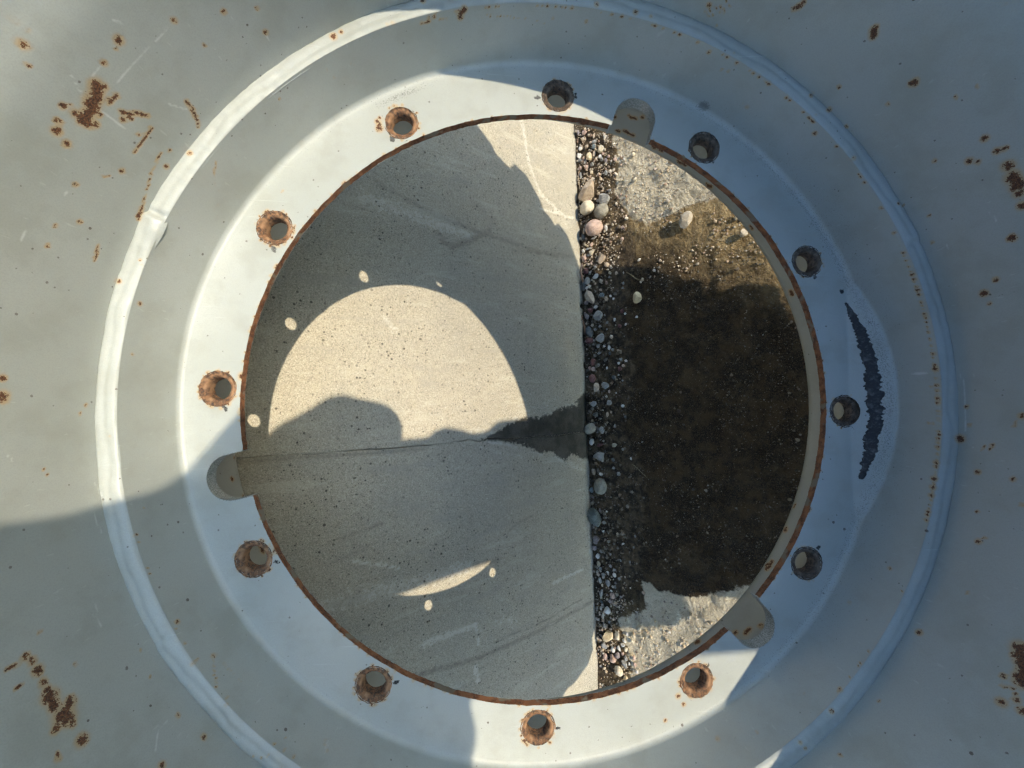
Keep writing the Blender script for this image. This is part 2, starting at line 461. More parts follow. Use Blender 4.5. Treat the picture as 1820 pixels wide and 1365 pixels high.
def panel(side):
    off = np.r_[0.00025, 0.0008, 0.002, 0.0035, 0.006, np.arange(0.011, 0.72, 0.005), 0.74, 0.80, 0.9, 1.1, 1.4, 1.9, 2.4]
    hh = np.r_[-0.06, np.arange(-0.03, 0.72, 0.005), 0.75, 0.8, 0.9, 1.0, 1.04, 1.05]
    O, Hh = np.meshgrid(off, hh, indexing='ij')
    jx = np.interp(Hh, [p[0] for p in JOINT], [p[1] for p in JOINT])
    jx = jx + 0.0030 * fbm(np.c_[Hh.ravel() * 60, np.zeros((Hh.size, 2))], 3, 5).reshape(Hh.shape)
    X = jx + side * O
    P = np.c_[X.ravel(), Hh.ravel(), np.zeros(X.size)]
    depth = 0.0022 * fbm(P * 5, 3, 21) + 0.0016 * fbm(P * 45, 4, 25)
    depth = depth.reshape(X.shape)
    depth = depth + 0.0012 * np.exp(-O / 0.0009) + 0.0006 * np.exp(-O / 0.004)      # worn lips of the joint
    depth[0, :] = 0.0006 + 0.03 * (vnoise(np.c_[hh * 30, np.zeros((len(hh), 2))], 91) > 0.42) * ((hh > 0.24) & (hh < 0.56))
    low = np.clip((0.012 - Hh) / 0.05, 0, 1)
    depth = depth + 0.016 * low * (0.1 + 1.9 * vnoise(np.c_[X.ravel() * 22, np.zeros((X.size, 2))], 9).reshape(X.shape))
    chip = np.clip((vnoise(np.c_[X.ravel() * 55, Hh.ravel() * 40, np.zeros(X.size)], 97).reshape(X.shape) - 0.62) / 0.2, 0, 1)
    depth = depth + 0.010 * chip * np.clip((0.022 - Hh) / 0.02, 0, 1)
    depth[:, -1] = 0.02
    depth[-1, :] = 0.02
    W = np.outer(X.ravel(), (1, 0, 0)) + np.outer(Hh.ravel(), tuple(WU)) + np.outer(depth.ravel(), tuple(WN))
    xx, yy = X.ravel(), Hh.ravel()
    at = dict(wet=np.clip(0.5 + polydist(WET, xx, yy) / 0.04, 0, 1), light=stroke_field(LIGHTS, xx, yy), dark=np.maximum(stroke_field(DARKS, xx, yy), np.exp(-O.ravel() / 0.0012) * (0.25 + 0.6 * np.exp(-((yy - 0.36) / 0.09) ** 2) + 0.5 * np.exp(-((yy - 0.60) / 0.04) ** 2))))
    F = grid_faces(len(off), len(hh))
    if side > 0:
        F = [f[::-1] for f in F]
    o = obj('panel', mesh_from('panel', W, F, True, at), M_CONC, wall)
    # body of the panel behind its face
    x0, x1 = (-0.064 + side * 0.004, -0.064 + side * 2.4)
    x0, x1 = min(x0, x1), max(x0, x1)
    bm = bmesh.new()
    cs = []
    for x in (x0, x1):
        for h in (-0.06, 1.05):
            for dpt in (0.021, 0.22):
                cs.append(bm.verts.new(Vector((x, 0, 0)) + WU * h + WN * dpt))
    for f in ((0, 1, 3, 2), (4, 6, 7, 5), (0, 4, 5, 1), (2, 3, 7, 6), (1, 5, 7, 3), (0, 2, 6, 4)):
        bm.faces.new([cs[i] for i in f])
    me = bpy.data.meshes.new('panel_core')
    bm.to_mesh(me)
    obj('panel_core', me, M_CONC, o)

panel(-1)
panel(1)

# places of rust chips on the wheel, in its own frame (x, y, z, radius; tenths of a millimetre)
RUST=[(-2727,1769,1133,44),(-2742,1745,1112,41),(-2749,1734,1119,34),(-2757,1721,1098,38),(-2778,1687,1101,52),(-2774,1693,1111,44),(-2779,1685,1103,45),(-2787,1673,1092,35)
,(-2799,1652,1085,38),(-2803,1645,1092,34),(-2817,1620,1090,44),(-2820,1615,1085,40),(-2829,1599,1087,36),(-2714,1788,1105,24),(-2892,1484,1158,29),(-2906,1454,1093,24)
,(-2869,1526,1184,18),(-2869,1528,1166,16),(-2819,1617,1035,26),(-2834,1590,1049,18),(-2830,1598,1195,20),(-2817,1621,1166,11),(-2827,1603,1133,25),(-2836,1588,1095,25)
,(-2790,1667,1043,18),(-2740,1747,1040,18),(-2733,1759,1041,18),(-2723,1774,1036,13),(-2716,1785,1036,12),(-2711,1793,1035,19),(-2740,1748,971,16),(-2737,1752,949,17)
,(-2729,1765,936,14),(-2725,1772,921,17),(-2716,1785,907,18),(-2710,1794,893,18),(-2709,1796,893,17),(-2703,1804,874,18),(-2695,1816,846,18),(-2757,1721,936,21),(-2739,1749,907,17)
,(-2553,2011,728,17),(-2556,2007,708,15),(-2557,2007,688,16),(-2561,2001,664,20),(-2558,2005,674,14),(-2566,1994,643,16),(-2572,1987,621,19),(-2571,1988,619,15),(-2578,1979,594,14)
,(-2586,1969,577,16),(-2594,1957,561,14),(-2568,1992,1187,27),(-2594,1958,1168,11),(-2729,1766,1502,17),(-2727,1768,1490,20),(-2761,1714,1434,26),(-2656,1872,1171,18)
,(-2724,1772,1448,15),(-2173,2417,963,19),(-2051,2521,731,20),(-2368,2226,1082,19),(-2026,2541,875,14),(-2335,2261,889,13),(-2765,1708,823,13),(-2719,1780,789,13)
,(-2728,1767,785,12),(-2736,1754,784,12),(-2747,1737,787,12),(-2757,1721,784,12),(-2766,1706,784,9),(-2775,1692,782,8),(-2783,1678,781,13),(-2782,1679,784,10),(-2794,1661,782,13)
,(-2802,1647,785,10),(-2811,1631,782,13),(-2821,1615,785,11),(-2766,1706,650,8),(-2775,1692,648,9),(-2786,1673,645,9),(-2795,1659,640,10),(-2805,1641,637,9),(-2818,1619,634,9)
,(-2827,1604,630,11),(-2836,1587,631,8),(-2845,1571,623,8),(-2847,1568,622,11),(-2854,1554,619,8),(-2863,1538,611,10),(-2873,1519,605,9),(-2881,1504,599,11),(-2892,1482,591,8)
,(-2900,1468,590,8),(-2899,1470,590,8),(-2910,1447,581,8),(-2918,1430,576,11),(-2928,1409,572,10),(-2936,1394,568,11),(-2945,1375,565,8),(-2953,1356,561,8),(-2955,1352,559,18)
,(-2962,1338,557,17),(-2968,1325,554,17),(-2975,1308,555,16),(-2980,1298,555,19),(-2986,1284,545,15),(-2797,1656,564,20),(-2742,1745,610,14),(-2890,1487,783,19),(-2930,1406,857,8)
,(-2928,1411,847,8),(-2922,1422,836,7),(-2920,1427,827,8),(-2982,1292,963,17),(-3054,1113,859,17),(-3080,1039,965,13),(-3086,1020,709,13),(-3092,999,706,11),(-3099,980,703,12)
,(-3105,960,700,10),(-3110,944,702,12),(-3116,924,700,10),(-3118,918,966,15),(-2796,1656,1382,14),(-1689,2729,520,27),(-1635,2766,520,17),(-2681,1791,520,20),(-3120,845,520,18)
,(-1761,2575,331,14),(-1746,2586,315,12),(-1726,2599,303,10),(-1713,2608,297,12),(-1694,2620,287,13),(-1682,2628,277,14),(-1679,2630,278,10),(-1680,2629,257,11),(-1675,2633,233,15)
,(-1618,2667,364,10),(-1600,2678,341,11),(-1582,2689,313,10),(-1568,2697,291,10),(-1543,2712,267,9),(-1548,2709,268,14),(-1526,2721,252,10),(-1503,2734,243,10),(-1484,2745,228,12)
,(-1463,2756,210,13),(-2557,1788,437,9),(-2563,1779,426,11),(-2573,1765,417,10),(-2582,1751,410,12),(-2594,1734,401,13),(-2601,1724,391,12),(-2601,1723,386,10),(-2611,1708,371,9)
,(-2620,1695,363,11),(-2628,1682,349,10),(-2636,1668,333,10),(-2634,1672,332,12),(-2641,1661,309,10),(-2649,1649,285,14),(-2654,1641,262,9),(-2648,1650,196,13),(-2656,1636,202,16)
,(-2668,1618,178,16),(-2689,1582,219,13),(-2696,1571,217,19),(-2706,1554,217,15),(-2713,1540,219,16),(-2724,1521,214,17),(-2729,1512,210,13),(-2735,1501,214,13),(-2742,1488,210,12)
,(-2754,1467,215,14),(-2300,1805,0,11),(-2115,2294,432,12),(-2570,1769,98,13),(-2990,1002,520,12),(-1505,2457,0,26),(-1486,2497,0,17),(-1779,2563,408,10),(-1700,2616,141,13)
,(-3250,33,1026,33),(-3250,15,1022,25),(-3247,136,1034,22),(-3250,-21,577,14),(-3249,-78,613,12),(-3039,707,450,18),(-2984,875,520,18),(-2980,837,520,14),(-2982,968,520,14)
,(-3101,343,422,12),(-3224,-410,833,9),(-3220,-439,818,9),(-3150,-238,520,12),(-3136,-246,520,10),(-3024,-766,380,10),(-2963,-1335,1120,22),(-2948,-1368,1103,22)
,(-2925,-1418,1101,29),(-2916,-1434,1099,22),(-2892,-1484,1102,22),(-2874,-1518,1102,22),(-2853,-1557,1103,47),(-2825,-1607,1105,33),(-2793,-1661,1092,62),(-2780,-1684,1088,48)
,(-2759,-1718,1081,22),(-2811,-1632,1044,33),(-2818,-1618,1031,18),(-2774,-1694,1150,22),(-2704,-1803,1084,33),(-2707,-1798,1195,16),(-2719,-1781,1190,11),(-2450,-2135,880,23)
,(-2961,-1340,1207,10),(-2960,-1343,1200,12),(-2959,-1344,1190,9),(-2958,-1346,1181,11),(-2958,-1347,1171,13),(-2956,-1351,1163,11),(-2914,-1440,1208,7),(-2912,-1442,1198,9)
,(-2914,-1440,1189,9),(-2913,-1441,1179,8),(-2996,-1259,1028,11),(-2525,-1833,377,8),(-2509,-1855,389,9),(-2498,-1870,400,10),(-2483,-1889,415,8),(-2488,-1883,418,11)
,(-2471,-1905,429,10),(-2458,-1922,447,10),(-2441,-1943,455,11),(-2429,-1959,474,9),(-2415,-1975,486,10),(-2512,-1851,346,12),(-2494,-1874,345,9),(-2480,-1893,356,9)
,(-2463,-1915,347,13),(-2448,-1935,347,9),(-2447,-1935,348,12),(-2433,-1953,349,13),(-2419,-1970,343,12),(-2401,-1992,344,11),(-2384,-2012,345,10),(-2365,-2035,342,11)
,(-2349,-2053,339,11),(-2522,-1838,375,20),(-2712,-1543,452,18),(-2735,-1501,208,17),(-2784,-1409,339,10),(-2777,-1421,314,10),(-3011,-819,231,16),(-2395,-2197,618,20)
,(-2332,-2084,520,18),(-2539,-2029,647,16),(-2558,-1799,520,18),(-2554,-1792,477,12),(-2886,-1494,945,11),(-2719,-1781,648,10),(-2811,-1632,608,10),(-1706,-2612,179,11)
,(-1616,-2669,251,11),(-1763,-2574,250,10),(-1570,-2696,227,16),(-1687,-2624,280,12),(-1744,-2587,99,9),(-1690,-2623,90,17),(-1675,-2632,207,16),(-1788,-2557,100,11)
,(-1740,-2590,112,11),(-1657,-2643,130,12),(-1748,-2585,243,17),(-1730,-2596,326,15),(-1671,-2635,193,13),(-1770,-2569,271,17),(-1651,-2648,155,13),(-1665,-2639,5,11)
,(-1584,-2688,173,16),(-1735,-2593,69,14),(-1709,-2610,67,13),(-1643,-2653,10,9),(-1759,-2577,298,16),(-1733,-2595,328,10),(-1663,-2640,257,10),(-1666,-2638,291,12)
,(-1637,-2656,142,17),(-2019,-2378,488,9),(-1999,-2363,520,9),(-2041,-2427,520,9),(-2049,-2438,520,9),(-1993,-2425,520,9),(-1983,-2408,416,9),(-2139,-2430,520,9)
,(-1956,-2522,520,9),(-1971,-2453,520,9),(-2088,-2441,520,9),(1652,2799,868,19),(1665,2791,884,16),(1665,2791,896,19),(1665,2791,891,23),(1669,2789,902,16),(1671,2787,918,20)
,(1675,2785,932,15),(2092,2487,1009,26),(2085,2493,1022,27),(2072,2504,1031,28),(2079,2498,1031,26),(2068,2507,1052,20),(2400,2192,981,25),(2407,2184,991,23),(2398,2193,1004,21)
,(2174,2416,669,16),(2410,2180,809,14),(2559,2003,1103,13),(2570,1990,1207,11),(2751,1730,1104,24),(2808,1636,1122,24),(2813,1628,1151,18),(2813,1628,1161,18),(2867,1530,1131,38)
,(2899,1470,1137,32),(2906,1454,1125,49),(2915,1436,1124,32),(2918,1430,1132,40),(2932,1402,1130,50),(2953,1358,1119,31),(2987,1280,1111,31),(2797,1654,983,25),(2814,1625,1018,18)
,(2738,1751,827,16),(2915,1438,638,14),(3056,1107,991,19),(3055,1108,1000,17),(3053,1116,1009,21),(3055,1110,1017,17),(3152,790,777,28),(3134,862,860,18),(2365,2229,1475,17)
,(2373,2220,1487,17),(2084,2469,520,19),(2229,2353,520,21),(2129,2317,520,14),(2377,2220,520,16),(2441,1965,520,23),(637,3083,520,24),(1747,2585,242,24),(1707,2611,249,16)
,(2190,2223,428,21),(1273,2849,451,18),(1044,2940,212,14),(1905,2471,146,14),(1472,2751,397,14),(1425,2775,382,14),(1447,2798,520,14),(2688,1584,150,12),(2754,1466,320,12)
,(2881,1198,238,15),(2757,1460,210,15),(2999,1252,584,14),(1223,3011,590,10),(1163,3035,588,10),(1264,2994,659,10),(1293,2982,693,10),(1215,3014,646,10),(1162,3035,651,10)
,(1189,3025,614,10),(1197,3022,574,10),(1253,2999,710,10),(1259,2996,635,10),(1284,2986,537,10),(1280,2987,638,10),(1177,3029,704,10),(1236,3006,667,10),(1163,3035,641,20)
,(2802,1596,520,14),(2839,1579,520,12),(3235,-314,526,36),(3152,790,784,23),(3227,-382,664,9),(3229,-368,672,9),(3231,-354,683,9),(3228,-375,714,12),(3230,-356,723,10)
,(3232,-343,726,15),(3244,-196,841,10),(3245,-184,846,10),(3246,-167,847,9),(3248,-118,883,23),(3057,1102,1013,23),(3132,866,861,21),(3171,710,792,14),(3118,105,442,12)
,(3119,-66,371,10),(3107,-285,488,14),(3114,-196,414,12),(3202,-556,652,21),(3200,-569,849,18),(3139,-844,682,14),(3249,-58,568,17),(3244,-202,586,14),(3100,354,237,17)
,(3109,-260,194,15),(3117,-131,193,12),(3167,-731,910,14),(3114,-198,441,12),(2842,-1577,1082,44),(2839,-1583,1079,55),(2824,-1609,1095,55),(2820,-1616,1099,35)
,(2808,-1637,1116,39),(2807,-1638,1106,51),(2790,-1667,1124,35),(2783,-1678,1121,34),(2772,-1696,1128,37),(2758,-1719,1133,51),(2747,-1736,1140,54),(2812,-1629,1063,20)
,(2733,-1758,1064,20),(2703,-1805,1080,13),(2650,-1882,1106,29),(2683,-1834,1154,20),(2660,-1868,1192,26),(2701,-1808,1139,13),(2710,-1794,1114,13),(2729,-1765,590,24)
,(3077,-1048,724,21),(3089,-1009,754,12),(2789,-1399,349,19),(2581,-1753,194,24),(2074,-2366,520,21),(1364,-2806,204,26),(2179,-2233,481,16),(1620,-2666,318,16),(2705,-1555,213,12)
,(2241,-2171,200,14),(2302,-2106,242,12),(1978,-2413,262,12),(2022,-2376,331,12),(2362,-2233,608,12),(1814,-2580,520,16),(1847,-2621,520,14),(1999,-2562,651,14),(1560,-2702,166,12)
,(2933,-1400,751,12),(-1296,2854,520,16),(-1290,2862,520,12),(-1276,2863,520,13),(-1259,2868,520,17),(-1246,2873,520,16),(-714,3015,520,23),(-717,3036,487,25),(-726,3034,480,23)
,(-742,3031,469,27),(-743,3030,467,25),(-752,3028,439,27),(-1029,3051,520,21),(-1056,2936,458,12),(-1040,2941,459,10),(-1022,2948,452,12),(-1003,2954,449,12),(-989,2959,453,12)
,(-914,2983,450,8),(-893,2989,448,9),(-880,2993,443,9),(-863,2998,441,9),(-849,3002,440,8),(-584,3065,414,8),(-542,3073,419,8),(-543,3072,420,9),(-516,3077,415,12)
,(-484,3082,415,8),(-456,3086,411,10),(-455,3087,410,9),(-435,3090,408,11),(-405,3094,402,9),(-378,3097,400,10),(-351,3100,400,9),(-351,3100,396,10),(-325,3103,390,11)
,(-304,3105,388,9),(-280,3107,384,9),(-252,3110,373,9),(-229,3112,380,12),(-131,3117,363,12),(-109,3118,352,9),(-89,3119,347,9),(-71,3119,344,12),(637,3083,520,24)
,(270,3108,393,16),(-6,3120,390,13),(323,3123,520,22),(36,3120,205,11),(141,3117,150,11),(760,3055,520,16),(610,3060,231,9),(623,3057,236,10),(644,3053,239,10),(660,3049,243,10)
,(1043,2940,205,14),(-923,2972,520,17),(720,3036,162,9)]

# stones: x, y (mm), width, length (tenths of a mm), turn, colour, description
STONES=[(482,-31,508,390,-35,'T','broken tan stone with a notched edge,uppermost of the big stones by the wall')
,(443,-28,354,331,0,'C','smooth cream stone under the notched tan one,touching the wall side'),(423,-62,379,356,0,'O','round olive grey stone to the right of the smooth cream one')
,(391,-43,432,397,0,'P','round pinkish tan stone,lowest of the sunlit cluster'),(451,-69,297,309,20,'G','angular grey stone with pale veins behind the sunlit cluster')
,(385,-68,91,148,0,'W',''),(371,-37,210,70,0,'W','flat white sliver just below the round pinkish stone'),(380,-11,107,143,0,'S',''),(467,-81,90,90,0,'G','')
,(348,-106,77,77,0,'P',''),(372,-110,121,88,30,'P',''),(580,-8,132,156,0,'W',''),(564,-36,153,200,0,'Y','yellow cream pebble in the topmost sunlit gravel')
,(569,-65,184,173,0,'C','cream pebble with a pale ring in the topmost gravel'),(584,-48,105,117,0,'B',''),(567,-48,70,175,0,'T',''),(628,-26,131,131,0,'P','')
,(610,-50,70,152,0,'T',''),(637,-7,84,157,0,'L',''),(568,-9,120,96,0,'G',''),(543,-27,107,118,0,'P',''),(549,-10,96,96,0,'P',''),(553,-62,92,115,0,'W','')
,(540,-76,103,103,0,'L',''),(546,-66,92,92,0,'G',''),(557,-70,69,92,0,'P',''),(595,-13,84,108,0,'W',''),(530,-11,72,156,10,'G',''),(543,-43,117,94,0,'G','')
,(594,-50,128,93,0,'G',''),(592,-30,106,95,0,'T',''),(547,-82,68,68,0,'P',''),(531,-98,101,90,0,'P',''),(523,-141,86,97,0,'C',''),(521,-120,55,66,0,'W','')
,(481,-109,66,77,0,'C',''),(467,-143,75,75,0,'C',''),(475,-152,48,53,0,'W',''),(508,-76,102,125,0,'G',''),(501,-86,68,79,0,'T','')
,(317,-57,195,264,15,'T',"angular tan stone half in the wheel's shadow edge"),(299,-67,125,114,0,'T',''),(330,-10,131,131,0,'P',''),(320,-12,107,71,0,'P','')
,(337,-31,199,129,-20,'C',''),(347,-9,83,107,0,'W',''),(349,-23,177,47,5,'W',''),(355,-22,71,71,0,'Y',''),(356,-32,94,129,0,'P','')
,(279,-37,209,116,-8,'W','flat bright white chip just inside the shadow'),(273,-17,165,177,0,'G','pale grey pebble below left of the flat white chip'),(267,-49,92,138,-30,'T','')
,(261,-1,167,215,0,'S','dark slate stone wedged against the wall above the speckled oval'),(235,-21,212,412,-28,'T','long speckled tan oval stone lying along the wall')
,(209,-138,214,267,25,'Y','lone tan brown oval stone out on the dark ground'),(222,-63,91,114,-20,'T',''),(233,-52,126,103,0,'B','small blue pebble beside the speckled oval stone')
,(208,-35,116,81,-20,'W',''),(297,-15,142,154,0,'R',''),(291,-143,85,53,-30,'W',''),(224,-10,130,118,0,'L',''),(270,-71,68,68,0,'G',''),(259,-63,57,91,0,'P','')
,(249,-104,49,77,0,'G',''),(239,-102,66,55,0,'G',''),(227,-72,56,56,0,'W',''),(219,-79,56,56,0,'W',''),(202,-20,141,129,0,'R','')
,(187,-42,231,266,0,'G','light grey rounded stone beside a red pebble in the shade'),(192,-10,118,213,-20,'L','')
,(152,-17,165,318,-25,'S','dark slate lens shaped stone with a pale edge by the wall'),(134,-46,242,230,0,'G','grey banded stone right of the slate lens shaped one')
,(132,-16,212,153,0,'R','dull dark red stone under the slate lens shaped one'),(167,-24,82,82,0,'C',''),(155,-32,104,70,30,'G',''),(172,-79,56,90,25,'W','')
,(187,-99,88,99,0,'R',''),(155,-93,100,88,0,'R',''),(168,-134,75,53,-15,'W',''),(180,-106,66,55,0,'W',''),(156,-107,55,66,30,'W',''),(133,-72,90,90,0,'T','')
,(116,-37,92,104,0,'G',''),(115,-52,68,68,0,'W',''),(110,-64,90,124,0,'W',''),(100,-38,104,69,0,'G',''),(96,-65,79,102,0,'S',''),(104,-72,67,79,0,'G',''),(81,-21,152,175,0,'R','')
,(67,-11,71,106,0,'P',''),(64,-22,105,105,0,'P',''),(60,-87,111,133,0,'R',''),(80,-92,77,88,0,'G',''),(76,-103,77,55,20,'W',''),(72,-86,66,66,0,'W',''),(64,-56,45,68,0,'W','')
,(101,-85,67,56,0,'T',''),(66,-96,77,66,0,'P',''),(185,-56,46,57,0,'G',''),(167,-63,57,57,0,'G',''),(160,-45,80,69,0,'G',''),(152,-61,57,45,0,'G',''),(42,-20,164,210,0,'R','')
,(20,-29,151,232,15,'T','smooth tan pebble beside a lumpy grey one in the shade'),(24,-51,216,182,-20,'G','lumpy grey stone touching the smooth tan pebble')
,(41,-72,112,101,-30,'S',''),(-1,-53,68,57,0,'W',''),(-15,-59,124,124,0,'G',''),(-17,-22,209,128,-25,'G','grey chip with a sharp right end near the wet stain')
,(-42,-25,139,116,0,'S',''),(-43,-53,68,136,0,'T',''),(-37,-62,51,68,0,'T',''),(-23,-91,99,66,0,'W','')
,(-75,-11,316,234,-35,'O','flat olive grey wedge shaped stone at the wet corner of the wall'),(-77,-38,161,195,0,'G',''),(-67,-71,78,100,0,'G',''),(-47,-97,66,76,0,'S','')
,(10,-60,56,79,0,'P',''),(33,-93,49,49,0,'G',''),(46,-84,50,50,0,'G',''),(6,-77,39,39,0,'W',''),(-106,-11,129,175,0,'W','pale blocky pebble against the wet foot of the wall')
,(-112,-30,173,104,-10,'R',''),(-139,-33,333,253,0,'G','large grey lump in the darkest stretch of gravel'),(-175,-12,105,163,0,'T',''),(-179,-31,103,80,0,'W','')
,(-206,-31,310,391,20,'O','angular olive tan stone above the dark green egg shaped one'),(-218,-3,105,152,0,'B',''),(-162,-62,73,67,0,'G',''),(-174,-73,89,89,0,'G','')
,(-143,-62,78,112,-30,'S',''),(-111,-67,112,101,0,'O',''),(-138,-104,43,65,0,'W',''),(-119,-86,55,66,0,'G',''),(-101,-130,42,42,0,'G','')
,(-279,-14,325,453,-10,'E','smooth dark green egg shaped stone resting against the wall'),(-328,-15,219,127,-25,'L',''),(-337,-11,116,93,0,'L',''),(-352,-7,116,116,0,'L','')
,(-329,-43,102,68,-40,'O',''),(-310,-31,68,68,0,'W',''),(-235,-6,82,70,0,'L',''),(-248,-7,117,105,0,'O',''),(-289,-33,114,80,0,'G',''),(-308,-64,67,67,0,'T','')
,(-330,-101,54,54,0,'G',''),(-328,-77,66,44,-25,'W',''),(-357,-47,56,67,0,'G',''),(-355,-25,92,80,0,'G',''),(-263,-40,57,57,0,'W',''),(-262,-25,80,80,0,'L','')
,(-277,-38,68,45,0,'G',''),(-305,-105,54,64,0,'G',''),(-423,-18,92,149,0,'G',''),(-424,-38,136,158,0,'G',''),(-406,-66,88,77,0,'G',''),(-401,-54,89,112,0,'W','')
,(-484,-34,192,158,-35,'W','pale blocky stone alone in shade just above the lit corner'),(-449,-47,123,134,0,'P',''),(-450,-20,92,183,10,'G',''),(-472,-19,92,92,0,'S','')
,(-463,-40,101,113,0,'L',''),(-439,-44,67,45,0,'W',''),(-385,-16,104,138,0,'O',''),(-408,-26,91,91,0,'G',''),(-427,-54,67,78,0,'G',''),(-390,-53,101,78,-20,'G','')
,(-368,-15,104,127,0,'W',''),(-399,-38,79,56,0,'W',''),(-395,-20,80,80,0,'G',''),(-384,-45,67,79,0,'G',''),(-446,-66,55,77,0,'G',''),(-365,-70,44,66,-20,'G','')
,(-363,-92,43,65,0,'G',''),(-419,-55,67,56,0,'L',''),(-451,-34,57,57,0,'L',''),(-542,-32,328,215,-45,'Y','largest cream angular stone in the sunlit bottom gravel')
,(-534,-56,144,211,0,'C',''),(-609,-55,188,221,-30,'C','smooth cream oval stone lying alone below the sunlit bottom gravel'),(-621,-70,109,142,20,'Y','')
,(-566,-22,148,171,0,'G',''),(-569,-41,112,168,0,'W',''),(-562,-57,88,133,-15,'W',''),(-550,-65,154,88,-20,'W',''),(-539,-71,98,98,0,'W',''),(-535,-88,76,97,0,'C','')
,(-524,-76,60,87,-15,'W',''),(-522,-92,86,108,-20,'C',''),(-592,-23,114,159,0,'P',''),(-589,-41,168,168,-30,'P',''),(-579,-51,122,156,0,'L',''),(-591,-68,120,186,-20,'G','')
,(-557,-73,98,98,0,'C',''),(-565,-84,87,65,0,'Y',''),(-577,-72,87,131,0,'G',''),(-570,-89,75,108,0,'P',''),(-569,-65,88,99,0,'P',''),(-586,-78,54,76,0,'W','')
,(-584,-92,86,97,0,'P',''),(-596,-96,64,86,0,'W',''),(-501,-106,85,106,0,'C',''),(-490,-104,53,85,0,'C',''),(-518,-113,63,74,0,'C',''),(-527,-23,91,68,0,'G','')
,(-511,-36,56,79,30,'G',''),(-557,-9,69,69,0,'L',''),(-481,-154,41,41,0,'W',''),(-486,-159,46,46,0,'C',''),(-483,-171,45,45,0,'W',''),(-522,-142,46,46,0,'W','')
,(-537,-147,51,51,0,'W',''),(339,-246,236,327,20,'K','rough tan rock casting a long pointed shadow on the sunlit ground')
,(283,-342,132,149,0,'K','dark edged rock half hidden by the hole edge on the right')]

# ---------------------------------------------------------------- the wheel, leaning on the wall
HUB = Vector((0.0, -0.3003, 0.5178))
E1 = Vector((-0.03143711, -0.6608963, -0.7498185)).normalized()
AX = Vector((0.00372019, -0.75026147, 0.66113076)).normalized()
E2 = AX.cross(E1).normalized()
wheel = obj('tractor_wheel', None)
wheel.matrix_world = Matrix(((E1.x, E2.x, AX.x, HUB.x), (E1.y, E2.y, AX.y, HUB.y), (E1.z, E2.z, AX.z, HUB.z), (0, 0, 0, 1)))
tag(wheel, 'grey painted steel wheel with rust spots and a round centre hole, leaning on the wall', 'wheel')

RB, RF, RBAND, RBAR = 0.260, 0.2945, 0.312, 0.325
TH = 0.0062
RUST_P = np.array(RUST, float) * 1e-4
RUST_P[:, 3] = np.where(RUST_P[:, 3] > 0.0035, 0.0035 + 0.62 * (RUST_P[:, 3] - 0.0035), RUST_P[:, 3]) * 0.86
toe = []
for k in range(70):
    a = math.radians(24 - 42 * k / 69.0) + R_.uniform(-0.003, 0.003)
    toe.append((0.3122 * math.cos(a), 0.3122 * math.sin(a), 0.0478, R_.choice((0.0007, 0.0010, 0.0013, 0.0018)) * R_.uniform(0.7, 1.1)))
for k in range(60):
    a = R_.uniform(0.35, 1.9)
    toe.append((0.3122 * math.cos(a), 0.3122 * math.sin(a), 0.0478, R_.uniform(0.0006, 0.0013)))
for k in range(25):
    a = R_.uniform(-3.0, -0.4)
    toe.append((0.3122 * math.cos(a), 0.3122 * math.sin(a), 0.0478, R_.uniform(0.0006, 0.0010)))
RUST_P = np.r_[RUST_P, np.array(toe)]
BOLT_A = [math.radians(-2.2 + 30 * k) for k in range(12)]
BOLTS = [(0.2785 * math.cos(a), 0.2785 * math.sin(a)) for a in BOLT_A]
# rust bleeding out round the bolt seats and from the cut edge
bleed = []
for k, (bx, by) in enumerate(BOLTS):
    sunny = 0.6 if k in (0, 1, 2, 11) else 1.0
    for j in range(26):
        a = R_.uniform(0, 6.283)
        rr = 0.0150 + R_.uniform(-0.0006, 0.0012)
        bleed.append((bx + rr * math.cos(a), by + rr * math.sin(a), 0, R_.uniform(0.0008, 0.0016) * sunny))
for (x, y, r) in ((-0.1487, 0.2400, 0.0030), (-0.1490, 0.2435, 0.0022), (-0.2590, 0.0210, 0.0030), (-0.2540, 0.0245, 0.0024), (0.118, -0.2665, 0.0018), (0.1010, -0.2790, 0.0016), (0.1235, -0.2480, 0.0028), (0.1130, -0.2590, 0.0022)):
    bleed.append((x, y, 0, r))
for k in range(150):
    a = R_.uniform(0, 6.283)
    bleed.append(((RB + 0.0004) * math.cos(a), (RB + 0.0004) * math.sin(a), 0, R_.uniform(0.0005, 0.0015)))
RUST_F = np.r_[RUST_P, np.array(bleed)]
TICKS = [(-0.1377, 0.2316, 0.0024), (-0.1371, 0.2300, 0.0020), (-0.2364, 0.1308, 0.0022), (-0.2355, 0.1290, 0.0018), (-0.274, -0.0045, 0.0018), (-0.2715, -0.0065, 0.0018), (-0.2288, -0.1326, 0.0015), (-0.2265, -0.1330, 0.0014), (-0.1325, -0.2345, 0.0014), (-0.1300, -0.2347, 0.0016), (-0.1280, -0.2340, 0.0013),
         (0.0050, -0.2799, 0.0016), (0.0075, -0.2795, 0.0016), (0.1397, -0.2356, 0.0016), (0.1410, -0.2335, 0.0014), (0.2466, -0.1357, 0.0018), (0.2485, -0.1335, 0.0013), (0.2850, -0.0255, 0.0014), (0.2862, -0.0280, 0.0018), (0.2543, 0.1154, 0.0016), (0.2530, 0.1140, 0.0013), (0.1565, 0.2226, 0.0016), (-0.0074, 0.2759, 0.0022), (-0.0105, 0.2755, 0.0014), (0.027, 0.2783, 0.0016), (0.0275, 0.281, 0.0014)]
SCAR = []
